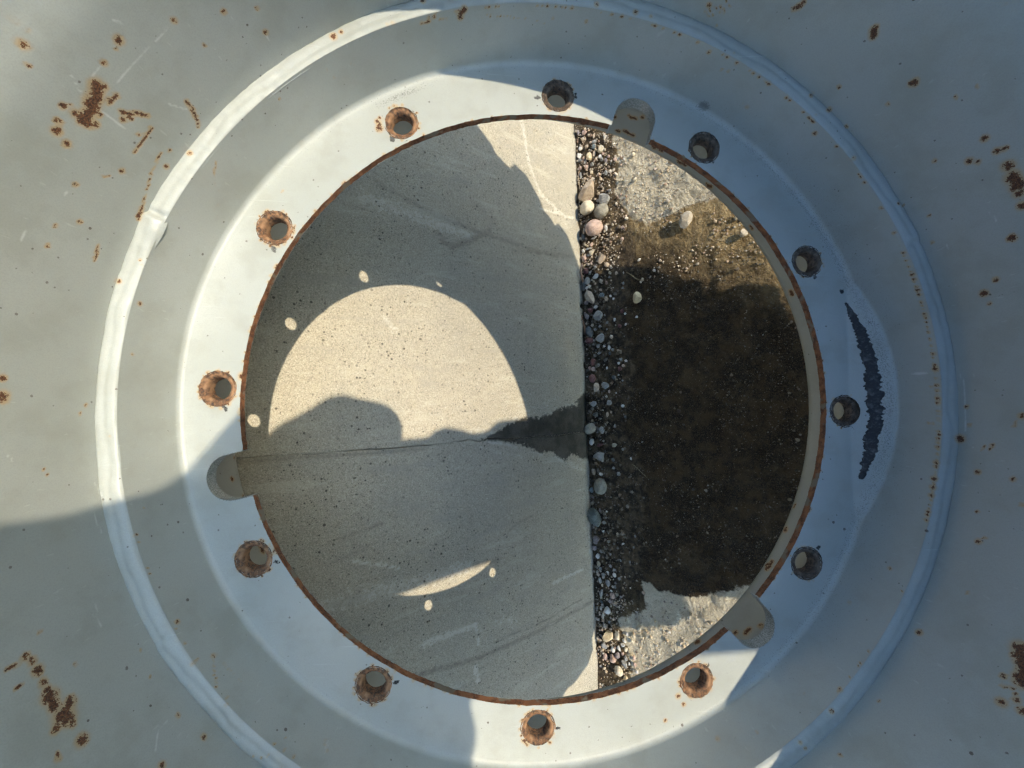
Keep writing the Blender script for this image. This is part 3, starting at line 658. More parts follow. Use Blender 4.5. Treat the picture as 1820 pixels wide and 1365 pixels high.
for (x, y), w in zip([(0.2932, 0.1066), (0.2975, 0.0941), (0.3005, 0.083), (0.3034, 0.0728), (0.306, 0.060), (0.3082, 0.0484), (0.310, 0.035), (0.3113, 0.0215), (0.312, 0.008), (0.312, -0.0053), (0.3115, -0.018), (0.3104, -0.0318), (0.309, -0.045), (0.3066, -0.058), (0.3045, -0.068), (0.3025, -0.0764)],
                     (0.0034, 0.0030, 0.0036, 0.0046, 0.0052, 0.0056, 0.0058, 0.0062, 0.0066, 0.0066, 0.0064, 0.0060, 0.0056, 0.0050, 0.0040, 0.0026)):
    SCAR.append((x * 0.952, y * 0.955, max(0.0, 0.737 * (x * 0.952 - 0.2833)), w * 0.70))
_sc = list(SCAR)
for _a, _b in zip(_sc[2:-1], _sc[3:]):
    for _t in (0.17, 0.33, 0.5, 0.67, 0.83):
        SCAR.append(tuple(_a[i] + (_b[i] - _a[i]) * _t for i in range(4)))
DARK_P = np.array([(x, y, 0, r) for x, y, r in TICKS] + SCAR[:2] + [(0.2905, 0.0460, 0.003, 0.0012), (0.2885, 0.0462, 0.003, 0.0010), (0.2865, 0.0468, 0.002, 0.0008)])

_fa = [(0.2885, 0.1150, 0.0030), (0.2939, 0.1047, 0.0060), (0.2990, 0.0900, 0.0105), (0.3035, 0.0722, 0.0140), (0.3075, 0.0540, 0.0170), (0.3100, 0.0351, 0.0190), (0.3118, 0.0099, 0.0208), (0.3115, -0.0174, 0.0203), (0.3095, -0.0380, 0.0185), (0.3071, -0.0553, 0.0165), (0.3030, -0.0750, 0.0130), (0.2977, -0.0933, 0.0085)]
FACET_LINE = []
for _p, _q in zip(_fa[:-1], _fa[1:]):
    for _t in np.arange(0, 1, 0.08):
        FACET_LINE.append(tuple(_p[i] + (_q[i] - _p[i]) * _t for i in range(3)) + (0.0015,))

SCRATCH = [[(-2744,1742,1250),(-2780,1684,1136)],[(-2775,1691,1047),(-2779,1686,903)],[(-2676,1844,1072),(-2504,2071,1076)],[(-2475,2106,1069),(-2405,2186,1079)],[(-2711,1792,1174),(-2671,1852,1178)],[(-2531,2038,1254),(-2518,2055,1221)],[(-2610,1937,797),(-2578,1979,697)],[(-2314,2282,853),(-2311,2285,837)],[(-3019,1205,994),(-3005,1239,980)],[(-3124,897,1092),(-3103,965,1078)],[(-2057,2517,720),(-2060,2514,675)],
           [(-3115,175,338),(-3116,165,324)],[(-3249,-82,692),(-3249,-90,685)],[(-3203,-551,539),(-3176,-644,520)],[(-3237,-295,1006),(-3233,-335,978)],[(-3167,-731,585),(-3128,-882,562)],[(-2972,-1314,758),(-2935,-1396,748)],[(-2992,-1268,732),(-2976,-1307,735)],[(-2504,-2072,862),(-2549,-2016,792),(-2552,-2013,717)],[(3228,268,520),(3248,126,563),(3240,-251,562)],[(3239,261,635),(3240,254,637)],[(3244,191,626),(3245,182,631)],[(3229,-373,610),(3228,-380,616)],[(3123,901,632),(3125,893,635)],[(2973,1313,955),(3002,1246,967)],[(3019,1203,661),(3034,1166,669)]]
for _l in SCRATCH:
    for _p, _q in zip(_l[:-1], _l[1:]):
        _n = max(2, int(math.dist(_p, _q) / 8))
        for _k in range(_n + 1):
            FACET_LINE.append(tuple((_p[i] + (_q[i] - _p[i]) * _k / _n) * 1e-4 for i in range(3)) + (0.0009,))

def field(V, pts):
    f = np.zeros(len(V))
    order = np.argsort(V[:, 0])
    xs = V[order, 0]
    for x, y, z, r in pts:
        i0, i1 = np.searchsorted(xs, (x - 3 * r, x + 3 * r))
        idx = order[i0:i1]
        if len(idx) == 0:
            continue
        d2 = ((V[idx] - (x, y, z)) ** 2).sum(1)
        f[idx] = np.maximum(f[idx], np.exp(-d2 / (r * r) * 0.69))
    return f

def polar(V):
    return np.hypot(V[:, 0], V[:, 1]), np.arctan2(V[:, 1], V[:, 0])

def paint_attrs(V):
    r, ph = polar(V)
    dust = np.exp(-((r - 0.3045) / 0.0075) ** 2) * (0.30 + 0.36 * np.clip(np.cos(ph - 0.15), 0, 1) + 0.12 * np.clip(np.cos(ph - 2.0), 0, 1) ** 6)
    dust = np.where(V[:, 2] > 0.03, dust * 0.3, dust)
    # grime gathered in the upper left of the fillet
    dust = np.maximum(dust, 0.75 * np.exp(-((r - 0.300) / 0.005) ** 2) * np.exp(-((ph - 2.02) / 0.13) ** 2))
    # bare patch scraped off near the top right
    dust = np.maximum(dust, 1.6 * np.exp(-(((V[:, 0] - 0.1495) / 0.0095) ** 2 + ((V[:, 1] - 0.2730) / 0.0045) ** 2 + ((V[:, 2] - 0.004) / 0.007) ** 2)))
    for _n in (72.4, -166.7, -47.6):
        _c, _s = math.cos(math.radians(_n)), math.sin(math.radians(_n))
        _u, _v = V[:, 0] * _c + V[:, 1] * _s, -V[:, 0] * _s + V[:, 1] * _c
        _d = np.where(_u < 0.2735, np.abs(np.abs(_v) - 0.0190), np.abs(np.hypot(_u - 0.2735, _v) - 0.0190))
        dust = np.maximum(dust, 0.78 * np.exp(-(_d / 0.0014) ** 2) * (_u > 0.255) * (_u < 0.297) * (V[:, 2] < 0.004))
    scuff = np.zeros(len(V))
    scuff = np.maximum(scuff, np.exp(-(((V[:, 1] - 0.022) / 0.0013) ** 2 + ((V[:, 2] - 0.037) / 0.0075) ** 2)) * (r > 0.309) * (V[:, 0] > 0))
    scuff = np.maximum(scuff, 0.75 * field(V, FACET_LINE))
    return dict(rust=field(V, RUST_F), dark=field(V, DARK_P), dust=dust, scuff=scuff)

# --- disc: flat ring with notched bore and twelve holes, then fillet and band
NOTCH = [math.radians(72.4), math.radians(-166.7), math.radians(-47.6)]
HWID = 0.0190
NC = 1440
def bore_outline():
    pts = []
    a_half = math.asin(HWID / RB)
    inn = lambda a: any(abs((a - n + math.pi) % (2 * math.pi) - math.pi) < a_half for n in NOTCH)
    ev = []
    for i in range(720):
        a = 2 * math.pi * i / 720 - math.pi
        if not inn(a):
            ev.append((a, [(RB * math.cos(a), RB * math.sin(a))]))
    for n in NOTCH:
        c, s = math.cos(n), math.sin(n)
        loc = [(math.sqrt(RB * RB - HWID * HWID), -HWID)]
        rc = 0.2735
        for j in range(5):
            loc.append((0.2605 + (rc - 0.2605) * (j + 1) / 5.0, -HWID))
        for j in range(1, 24):
            t = -math.pi / 2 + math.pi * j / 24
            loc.append((rc + HWID * math.cos(t), HWID * math.sin(t)))
        for j in range(5):
            loc.append((rc - (rc - 0.2605) * j / 5.0, HWID))
        loc.append((math.sqrt(RB * RB - HWID * HWID), HWID))
        nn = (n + math.pi) % (2 * math.pi) - math.pi
        ev.append((nn, [(c * x - s * y, s * x + c * y) for x, y in loc]))
    ev.sort(key=lambda e: e[0])
    tagn = []
    for a, p in ev:
        pts += p
        tagn += [len(p) > 1] * len(p)
    return pts, tagn
bore, bore_notch = bore_outline()
# slightly uneven flame-cut edge
def jag(p, k):
    r = math.hypot(*p)
    a = math.atan2(p[1], p[0])
    d = 0.0005 * (vnoise(np.array([[a * 40, 0, k]]), 3)[0] - 0.5) + 0.0004 * (vnoise(np.array([[a * 170, 4, k]]), 3)[0] - 0.5)
    return (p[0] * (1 + d / r), p[1] * (1 + d / r))
bore = [p if nt else jag(p, 0) for p, nt in zip(bore, bore_notch)]
HOLE_R, NH = 0.0141, 48
holes = []
for k, (bx, by) in enumerate(BOLTS):
    holes.append([(bx + (HOLE_R + 0.0007 * math.sin(3 * t + k) * 0.5 + R_.uniform(-0.00035, 0.00035)) * math.cos(t), by + (HOLE_R + R_.uniform(-0.00035, 0.00035)) * math.sin(t)) for t in [2 * math.pi * j / NH for j in range(NH)]])
outer = [(RF * math.cos(2 * math.pi * i / NC), RF * math.sin(2 * math.pi * i / NC)) for i in range(NC)]
pts2, edges2 = [], []
for loop in [bore] + holes + [outer]:
    s0 = len(pts2)
    pts2 += loop
    edges2 += [(s0 + i, s0 + (i + 1) % len(loop)) for i in range(len(loop))]
for rr in np.arange(RB + 0.002, RF - 0.001, 0.0019):
    n = int(2 * math.pi * rr / 0.0021)
    for i in range(n):
        a = 2 * math.pi * (i + (rr * 1e4 % 2) * 0.5) / n
        x, y = rr * math.cos(a), rr * math.sin(a)
        if any((x - bx) ** 2 + (y - by) ** 2 < (HOLE_R + 0.0012) ** 2 for bx, by in BOLTS):
            continue
        bad = False
        for nn in NOTCH:
            u = x * math.cos(nn) + y * math.sin(nn)
            v = -x * math.sin(nn) + y * math.cos(nn)
            if u > 0 and abs(v) < HWID + 0.0012 and u < 0.2735 + math.sqrt(max(0, (HWID + 0.0012) ** 2 - v * v)):
                bad = True
        if not bad:
            pts2.append((x, y))
res = delaunay_2d_cdt([Vector(p) for p in pts2], edges2, [], 0, 1e-7)
P2 = np.array([tuple(v) for v in res[0]])
T2 = np.array([tuple(f) for f in res[2] if len(f) == 3])
cen = P2[T2].mean(1)
keep = np.hypot(cen[:, 0], cen[:, 1]) < RF
for bx, by in BOLTS:
    keep &= np.hypot(cen[:, 0] - bx, cen[:, 1] - by) > HOLE_R - 0.0002
keep &= ~inside([tuple(p) for p in bore], cen[:, 0], cen[:, 1])
T2 = T2[keep]
ar = np.cross(P2[T2[:, 1]] - P2[T2[:, 0]], P2[T2[:, 2]] - P2[T2[:, 0]])
T2 = np.where((ar < 0)[:, None], T2[:, ::-1], T2)
nb = len(P2)
Vd = np.c_[P2, np.zeros(nb)]
Fd = [tuple(f) for f in T2.tolist()]
# lathe part (inner face)
prof = [(RF + 0.0011 * k, 0.00001 * k * k) for k in range(1, 9)]
rho = 0.0050
zb = prof[-1][1] + 0.00005
for j in range(0, 11):
    t = math.pi / 2 * j / 10
    prof.append((0.3085 - rho + rho * math.sin(t), zb + rho * (1 - math.cos(t))))
rho += zb
for z in np.linspace(rho + 0.002, 0.0502, 24):
    prof.append((0.3085 + (RBAND - 0.3085) * float(z - rho) / (0.0502 - rho), float(z)))
prof = [(RF, 0.0)] + prof
ph = np.arange(NC) * 2 * math.pi / NC
pr = np.array(prof)
lath = np.stack([np.outer(np.cos(ph), pr[:, 0]), np.outer(np.sin(ph), pr[:, 0]), np.outer(np.ones(NC), pr[:, 1])], -1).reshape(-1, 3)
Fd += [tuple(i + nb for i in f[::-1]) for f in grid_faces(NC, len(pr), True)]
Vd = np.r_[Vd, lath]
# flattened facet where the fillet was ground on the low side
npl = np.array((-0.737, 0.0, 1.0))
npl /= np.linalg.norm(npl)
x0 = 0.2833 - 0.010 * 0.0
dpl = Vd @ npl - npl[0] * x0
fix = (Vd[:, 0] > x0) & (dpl < 0) & (np.abs(Vd[:, 1]) < 0.14)
Vd[fix] -= np.outer(dpl[fix], npl)
# slight waviness of pressed plate
rr, pp = polar(Vd)
wob = 0.0006 * np.sin(3 * pp + 1) + 0.0004 * np.sin(7 * pp)
Vd[:, 2] += wob * smoothstep(rr, 0.27, 0.30)
me = mesh_from('wheel_disc', Vd, Fd, True, paint_attrs(Vd))
bm = bmesh.new()
bm.from_mesh(me)
bmesh.ops.remove_doubles(bm, verts=bm.verts, dist=2e-6)
bm.to_mesh(me)
bm.free()
disc = obj('wheel_disc', me, M_PAINT, wheel)

def wall_strip(name, loop, z0, z1, mat, parent, closed=True, rows=4, jit=0.0, sel=None, attrs=False):
    n = len(loop)
    zs = np.linspace(z0, z1, rows)
    L = np.array(loop)
    V = np.stack([np.repeat(L[:, 0], rows), np.repeat(L[:, 1], rows), np.tile(zs, n)], -1)
    if jit:
        r = np.hypot(V[:, 0], V[:, 1])
        k = 1 + jit * fbm(V * 260, 3, 31) / r * (np.tile(np.arange(rows), n) > 0)
        V[:, 0] *= k
        V[:, 1] *= k
    F = grid_faces(n, rows, closed)
    if sel is not None:
        F = [f for f in F if sel[f[0] // rows] and sel[f[1] // rows]]
    return obj(name, mesh_from(name, V, F, True, paint_attrs(V) if attrs else None), mat, parent)

rim_sel = [not nt for nt in bore_notch]
# keep the joining segments with the cut edge
wall_strip('bore_edge', bore, 0.0002, -TH, M_CUT, disc, True, 5, 0.0009, rim_sel)
wall_strip('notch_edge', bore, 0.0, -0.0115, M_PAINT, disc, True, 3, 0.0, [bore_notch[i] or bore_notch[(i + 1) % len(bore)] or bore_notch[i - 1] for i in range(len(bore))], True)
# underside of the disc
und = np.array([(0.2605, -TH), (0.30, -TH), (0.3215, 0.006), (0.3215, 0.050)])
Vu = np.stack([np.outer(np.cos(ph[::4]), und[:, 0]), np.outer(np.sin(ph[::4]), und[:, 0]), np.outer(np.ones(NC // 4), und[:, 1])], -1).reshape(-1, 3)
# flat underside with the same openings
Vb = np.c_[P2 , np.full(nb, -TH)]
Fb = [tuple(f[::-1]) for f in T2.tolist()]
Fb += [tuple(i + nb for i in f) for f in grid_faces(NC // 4, 4, True) if f[0] % 4 > 0]
me = mesh_from('disc_underside', np.r_[Vb, Vu], Fb, False)
obj('disc_underside', me, M_PAINT, disc)

# --- black scraped strip stuck on the ground facet
def scraped_strip():
    c = np.array([q[:2] for q in _sc[1:]])
    w = np.array([q[3] for q in _sc[1:]]) * 0.98
    w[0], w[-1] = 0.0006, 0.0010
    L = np.r_[0, np.cumsum(np.hypot(*np.diff(c, axis=0).T))]
    n, m = 420, 25
    t = np.linspace(0, L[-1], n)
    cx_, cy_, ww = np.interp(t, L, c[:, 0]), np.interp(t, L, c[:, 1]), np.interp(t, L, w)
    k = np.ones(25) / 25
    cx_ = np.convolve(np.pad(cx_, 12, 'edge'), k, 'valid')
    tx, ty_ = np.gradient(cx_), np.gradient(cy_)
    ln = np.hypot(tx, ty_)
    nx, ny = -ty_ / ln, tx / ln
    u = np.linspace(-1, 1, m)
    e0 = 1 + 0.9 * fbm(np.c_[t * 160, np.zeros((n, 2))], 4, 81) + 0.7 * fbm(np.c_[t * 700, np.ones((n, 2))], 2, 82)
    e1 = 1 + 0.9 * fbm(np.c_[t * 160, np.zeros((n, 2)) + 5], 4, 83) + 0.7 * fbm(np.c_[t * 700, np.ones((n, 2)) + 5], 2, 84)
    off = np.where(u[None] < 0, u[None] * (ww * e0)[:, None], u[None] * (ww * e1)[:, None])
    X, Y = cx_[:, None] + nx[:, None] * off, cy_[:, None] + ny[:, None] * off
    Z = np.maximum(0.0, 0.737 * (X - 0.2833))
    rr = np.hypot(X, Y)
    wobz = (0.0006 * np.sin(3 * np.arctan2(Y, X) + 1) + 0.0004 * np.sin(7 * np.arctan2(Y, X))) * smoothstep(rr, 0.27, 0.30)
    h = 0.0011 * (1 - u[None] ** 4) + 0.0008 * fbm(np.c_[X.ravel() * 420, Y.ravel() * 420, np.zeros(X.size)], 3, 85).reshape(X.shape) - 0.0002
    V = np.stack([X - 0.55 * h, Y, Z + wobz + 0.8 * h], -1).reshape(-1, 3)
    return mesh_from('scraped_strip', V, grid_faces(n, m), True)
t_ = NT('black_scraped_sealant')
t_a, t_b = t_.noise(150, 4, 0.7), t_.noise(700, 2, 0.7)
t_c = t_.mix(t_.step(t_a, 0.50, 0.70), (0.012, 0.012, 0.014), (0.085, 0.088, 0.088))
t_c = t_.mix(t_.math('MULTIPLY', t_.step(t_b, 0.55, 0.72), 0.5), t_c, (0.11, 0.105, 0.10))
o = obj('scraped_strip', scraped_strip(), t_.set(color=t_c, rough=0.55, normal=t_.bump(t_b, 0.0006, 0.8)), disc)
o['label'] = 'ragged black scraped streak on the right of the disc'

# --- bolt seats: bare rusty countersunk rings
def seat_mesh(k):
    prof = [(0.0153, -0.0006), (0.0151, 0.0002), (0.0146, 0.0003), (0.0141, 0.0001), (0.0136, -0.0004), (0.0128, -0.0005), (0.0122, -0.0007), (0.0120, -0.0004), (0.0113, -0.0006), (0.0106, -0.0008), (0.0101, -0.0012), (0.0096, -0.0020), (0.0092, -0.0038), (0.0090, -0.0062), (0.0089, -0.0100)]
    n = 96
    pr = np.array(prof)
    a = np.arange(n) * 2 * math.pi / n
    V = np.stack([np.outer(np.cos(a), pr[:, 0]), np.outer(np.sin(a), pr[:, 0]), np.outer(np.ones(n), pr[:, 1])], -1).reshape(-1, 3)
    nz = fbm(V * 420 + k * 13, 4, 41)
    r = np.hypot(V[:, 0], V[:, 1])
    edge = np.where(r > 0.0138, 0.0013, 0.0005)
    V[:, 0] *= 1 + edge * nz / r
    V[:, 1] *= 1 + edge * nz / r
    V[:, 2] += 0.0006 * fbm(V * 450 + k * 7, 3, 43) * (r > 0.0100) * (r < 0.0151)
    return mesh_from('bolt_seat', V, grid_faces(n, len(prof), True), True)
for k, (bx, by) in enumerate(BOLTS):
    o = obj('bolt_seat', seat_mesh(k), M_SEAT_SHADE if k in (0, 1, 2, 3, 11) else M_SEAT, disc)
    o.location = (bx, by, 0.0)

# --- weld bead joining disc and barrel
def weld():
    n, m = 1600, 15
    a = np.arange(n) * 2 * math.pi / n
    s = np.linspace(0, 1, m)
    A, S = np.meshgrid(a, s, indexing='ij')
    ring = lambda k, sd: np.c_[np.cos(A.ravel()) * k, np.sin(A.ravel()) * k, np.zeros(A.size) + sd]
    n1 = fbm(ring(9, 0), 3, 51).reshape(A.shape)
    n2 = fbm(ring(9, 5), 3, 53).reshape(A.shape)
    n3 = fbm(np.c_[ring(34, 2)[:, :2], S.ravel() * 2.0], 3, 55).reshape(A.shape)
    n4 = fbm(np.c_[ring(95, 2)[:, :2], S.ravel() * 3.0], 2, 57).reshape(A.shape)
    r = (RBAND + 0.0001 + 0.0014 * n1) + (RBAR + 0.0012 + 0.0024 * n2 - (RBAND + 0.0001 + 0.0014 * n1)) * S
    z = 0.0494 + 0.0016 * S + (0.0017 + 0.0016 * n1) * np.sin(math.pi * S) ** 0.7 + 0.0009 * n3 + 0.0005 * n4
    z -= 0.0007 * np.exp(-((S - 0.52 - 0.35 * n1) / 0.14) ** 2)                      # shallow valley between the passes
    # where one pass stops and the next overlaps it
    for stop, w in ((2.717, 1.0), (0.42, 0.45), (-1.25, 0.5), (-2.6, 0.35)):
        d = (A - stop + math.pi) % (2 * math.pi) - math.pi
        t = d * 0.318
        z += w * 0.0030 * smoothstep(t, -0.004, 0.002) * np.exp(-np.clip(t, 0, 1) / 0.022) * np.sin(math.pi * np.clip(S * 0.9 + 0.05, 0, 1))
        z -= w * 0.0026 * np.exp(-((t + 0.003) / 0.0022) ** 2) * np.sin(math.pi * S)
        r += w * 0.0016 * np.exp(-((t - 0.008) / 0.01) ** 2) * (S - 0.5) * 2
        r -= w * 0.0013 * np.exp(-((t + 0.004) / 0.003) ** 2) * (S - 0.5) * 2
    z[:, 0] = 0.0486
    z[:, -1] = 0.0490
    V = np.stack([r * np.cos(A), r * np.sin(A), z], -1).reshape(-1, 3)
    at = paint_attrs(V)
    at['dust'] = at['dust'] * 0
    return mesh_from('weld_bead', V, grid_faces(n, m, True), True, at)
obj('weld_bead', weld(), M_PAINT, wheel)

# --- barrel of the rim
def barrel():
    n = 1150
    prof = [(0.3335, -0.0905), (0.3300, -0.0945), (0.3265, -0.0945), (0.3252, -0.090)]
    for z in np.arange(-0.0875, -0.050, 0.0025):
        prof.append((RBAR, z))
    prof += [(RBAR, -0.0475), (RBAR + 0.0012, -0.0468), (RBAR + 0.0012, -0.0455), (RBAR, -0.0448)]
    for z in np.arange(-0.040, 0.044, 0.007):
        prof.append((RBAR, z))
    for z in np.arange(0.0475, 0.150, 0.0017):
        fl = max(0, z - 0.128)
        prof.append((RBAR + fl * fl * 5.0, z))
    for z, r in ((0.155, 0.3280), (0.162, 0.3290), (0.170, 0.3297), (0.180, 0.3300), (0.190, 0.3300), (0.199, 0.3305), (0.2055, 0.3340), (0.2085, 0.344), (0.208, 0.352), (0.204, 0.358), (0.1975, 0.3585), (0.1965, 0.353), (0.195, 0.346), (0.190, 0.3445)):
        prof.append((r, z))
    for z in (0.15, 0.10, 0.05, 0.0, -0.05, -0.085):
        prof.append((0.3345, z))
    prof.append(prof[0])
    pr = np.array(prof)
    a = np.arange(n) * 2 * math.pi / n
    V = np.stack([np.outer(np.cos(a), pr[:, 0]), np.outer(np.sin(a), pr[:, 0]), np.outer(np.ones(n), pr[:, 1])], -1).reshape(-1, 3)
    w = 1 + 0.0012 * fbm(np.c_[V[:, :2] * 7, V[:, 2] * 12], 2, 61) / RBAR
    V[:, 0] *= w
    V[:, 1] *= w
    at = paint_attrs(V)
    at['dust'] = at['dust'] * 0
    extra = []
    for k in range(46):                                       # chips on the hidden lower half that show through the hole
        ang = R_.uniform(-3.14, 3.14)
        z = R_.choice((-0.090, -0.091, -0.085, -0.055, -0.047, -0.046))
        for j in range(R_.choice((1, 1, 2, 4))):
            extra.append((RBAR * math.cos(ang + 0.008 * j), RBAR * math.sin(ang + 0.008 * j), z, R_.uniform(0.0018, 0.0038)))
    for ang, z, dz, k in ((70.5, -0.060, 0.0, 6), (74.5, -0.068, 0.0, 4), (69.5, -0.082, 0.0, 8), (75.0, -0.083, 0.0, 3), (-48.5, -0.058, 0.0, 5), (-46.0, -0.050, 0.0, 3), (-50, -0.066, 0.0, 2), (-168.0, -0.046, 0.0, 4), (-165, -0.047, 0.0, 2), (-166.0, -0.080, 0.0, 2), (57, -0.085, 0, 7), (50, -0.088, 0, 5), (38, -0.086, 0, 3), (22, -0.083, 0, 4), (-36, -0.086, 0, 6), (-40, -0.060, 0, 8), (80, -0.088, 0, 8)):
        for j in range(k):
            aa = math.radians(ang + 0.32 * j)
            extra.append((RBAR * math.cos(aa), RBAR * math.sin(aa), z + R_.uniform(-0.001, 0.001), R_.uniform(0.0014, 0.0030)))
    at['rust'] = np.maximum(at['rust'], field(V, np.array(extra)))
    return mesh_from('rim_barrel', V, grid_faces(n, len(prof), True), True, at)
obj('rim_barrel', barrel(), M_PAINT, wheel)

# --- tyre with slanted lugs (outside the frame, its shadow shows on the wall)
def tyre():
    prof = [(0.3450, -0.080), (0.362, -0.094), (0.42, -0.108), (0.48, -0.102), (0.530, -0.075), (0.565, -0.045), (0.590, -0.005), (0.606, 0.03), (0.622, 0.065), (0.633, 0.10), (0.628, 0.135), (0.60, 0.165), (0.55, 0.195), (0.48, 0.214), (0.41, 0.212), (0.362, 0.198), (0.3450, 0.185), (0.3440, 0.05), (0.3450, -0.080)]
    n = 120
    pr = np.array(prof)
    a = np.arange(n) * 2 * math.pi / n
    V = np.stack([np.outer(np.cos(a), pr[:, 0]), np.outer(np.sin(a), pr[:, 0]), np.outer(np.ones(n), pr[:, 1])], -1).reshape(-1, 3)
    return mesh_from('tyre', V, grid_faces(n, len(prof), True), True)
ty = obj('tyre', tyre(), M_RUBBER, wheel)
def lug(sign):
    bm = bmesh.new()
    secs = []
    zs = np.array((0.045, 0.075, 0.09, 0.10, 0.11, 0.125, 0.142)) if sign > 0 else np.linspace(0.045, -0.052, 6)
    for i, z in enumerate(zs):
        top = np.interp(z, [-0.052, -0.03, 0.0, 0.045, 0.075, 0.10, 0.125, 0.142], [0.560, 0.583, 0.600, 0.616, 0.640, 0.659, 0.640, 0.612])
        base = np.interp(z, [-0.075, -0.045, -0.005, 0.03, 0.065, 0.10, 0.135, 0.165], [0.52, 0.555, 0.580, 0.596, 0.612, 0.622, 0.617, 0.59])
        sh = 0.0
        row = []
        for deg, r in ((-10.5, base), (-9.0, top - 0.016), (-3.5, top), (-0.4, top - 0.006), (0.0, base)):
            a = math.radians(deg) + sh * 0.2
            row.append(bm.verts.new((r * math.cos(a), r * math.sin(a), float(z))))
        secs.append(row)
    for A, B in zip(secs[:-1], secs[1:]):
        for k in range(5):
            bm.faces.new((A[k], A[(k + 1) % 5], B[(k + 1) % 5], B[k]))
    bm.faces.new(secs[0])
    bm.faces.new(secs[-1][::-1])
    bmesh.ops.recalc_face_normals(bm, faces=bm.faces)
    me = bpy.data.meshes.new('lug')
    bm.to_mesh(me)
    me.materials.append(M_RUBBER)
    return me
LM = {1: lug(1), -1: lug(-1)}
NL = 26
for k in range(NL):
    for sg in (1, -1):
        o = obj('lug', LM[sg], None, ty)
        o.rotation_euler = (0, 0, 2 * math.pi * (k + (0.5 if sg < 0 else 0)) / NL + math.radians(69.9 - 1.5))

# ---------------------------------------------------------------- stones and gravel
STONE_COL = dict(T=(0.40, 0.30, 0.20), C=(0.52, 0.43, 0.29), P=(0.42, 0.275, 0.21), G=(0.27, 0.27, 0.255), W=(0.58, 0.56, 0.51), R=(0.16, 0.055, 0.052), S=(0.085, 0.10, 0.105),
                 L=(0.25, 0.205, 0.205), B=(0.15, 0.21, 0.235), O=(0.29, 0.265, 0.195), Y=(0.50, 0.385, 0.21), E=(0.10, 0.125, 0.115), K=(0.36, 0.31, 0.235))

def stone_material(key, c):
    t = NT('stone_' + key)
    a = t.noise(70, 4, 0.6)
    b = t.noise(380, 4, 0.7)
    col = t.mix(t.step(a, 0.36, 0.64), c, tuple(x * 0.72 for x in c))
    col = t.mix(t.math('MULTIPLY', t.step(b, 0.52, 0.72), 0.5), col, tuple(min(0.7, x * 1.35 + 0.03) for x in c))
    v = t.noise(26, 3, 0.5, None, 1.5)
    vein = t.math('SUBTRACT', t.step(v, 0.46, 0.495), t.step(v, 0.505, 0.54))
    col = t.mix(t.math('MULTIPLY', vein, 0.30), col, tuple(min(0.75, x * 1.3 + 0.10) for x in c))
    col = t.mix(t.math('MULTIPLY', t.step(t.noise(900, 2, 0.6), 0.58, 0.68), 0.4), col, tuple(x * 0.5 for x in c))
    n = t.bump(b, 0.0009, 0.7)
    return t.set(color=col, rough=0.7, normal=n, spec=0.35)
STONE_COL = {k: tuple(0.74 * v + 0.26 * (sum(c) / 3) * g for v, g in zip(c, (1.08, 1.0, 0.90))) for k, c in STONE_COL.items()}
STONE_MAT = {k: stone_material(k, tuple(min(0.72, v * (1.22 if k in 'TCPWYK' else 1.0)) for v in c)) for k, c in STONE_COL.items()}

def ico(sub):
    bm = bmesh.new()
    bmesh.ops.create_icosphere(bm, subdivisions=sub, radius=1.0)
    V = np.array([tuple(v.co) for v in bm.verts])
    F = [tuple(v.index for v in f.verts) for f in bm.faces]
    bm.free()
    return V, F
ICO3, ICO2, ICO1 = ico(4), ico(3), ico(1)

def stone_mesh(size, seed, round_, detail):
    V, F = detail
    V = V.copy()
    # irregular convex body: clip the sphere with random planes, rounder stones get gentler planes
    r = np.random.default_rng(seed)
    n = 5 if round_ else 9
    for _ in range(n):
        d = r.normal(size=3)
        d /= np.linalg.norm(d)
        h = r.uniform(0.74, 0.95) if round_ else r.uniform(0.50, 0.86)
        over = V @ d - h
        V -= np.outer(np.clip(over, 0, None) * (0.75 if round_ else 0.98), d)
    V *= 1 + 0.16 * fbm(V * 1.3 + seed, 3, seed)[:, None] + 0.05 * fbm(V * 5 + seed, 3, seed + 3)[:, None]
    V /= np.abs(V).max(0)
    me = mesh_from('stone', V * np.array(size), F, True)
    if not round_:
        me.set_sharp_from_angle(angle=0.45)
    return me

PLAIN_LABEL = {'T': 'tan', 'C': 'cream', 'P': 'pink', 'G': 'grey', 'W': 'whitish', 'R': 'dark red', 'S': 'slate', 'L': 'mauve', 'B': 'bluish', 'O': 'olive', 'Y': 'yellowish', 'E': 'green', 'K': 'tan'}
taken, anchors, loose = [], [], []
for i, (X, Y, w, h, ang, key, lab) in enumerate(STONES):
    x, y = X * 1e-3, Y * 1e-3
    sx, sy = h * 1e-4 / 2, w * 1e-4 / 2                 # the picture's height runs along world X
    big = max(sx, sy)
    sz = min(sx, sy) * (0.80 if key != 'W' else 0.70)
    round_ = (key in 'CEOP' and big > 0.011) or R_.random() < 0.25
    y = min(y, -sy * 0.55 - 0.002)
    me = stone_mesh((sx, sy, sz), 100 + i, round_, ICO3 if big > 0.010 else ICO2)
    o = obj('stone' if big > 0.011 else 'pebble', me, STONE_MAT[key])
    g0 = float(ground_height(np.array([x]), np.array([y]))[0])
    o.location = (x, y, g0 + sz * 0.70 + 0.0015)
    o.rotation_euler = (R_.uniform(-0.25, 0.25), R_.uniform(-0.25, 0.25), math.radians(-ang))
    if lab:
        tag(o, lab, 'stone', 'stones along the foot of the wall')
        anchors.append((x, y, lab))
    else:
        loose.append((o, x, y, key, sx, sy))
    taken.append((x, y, max(sx, sy)))

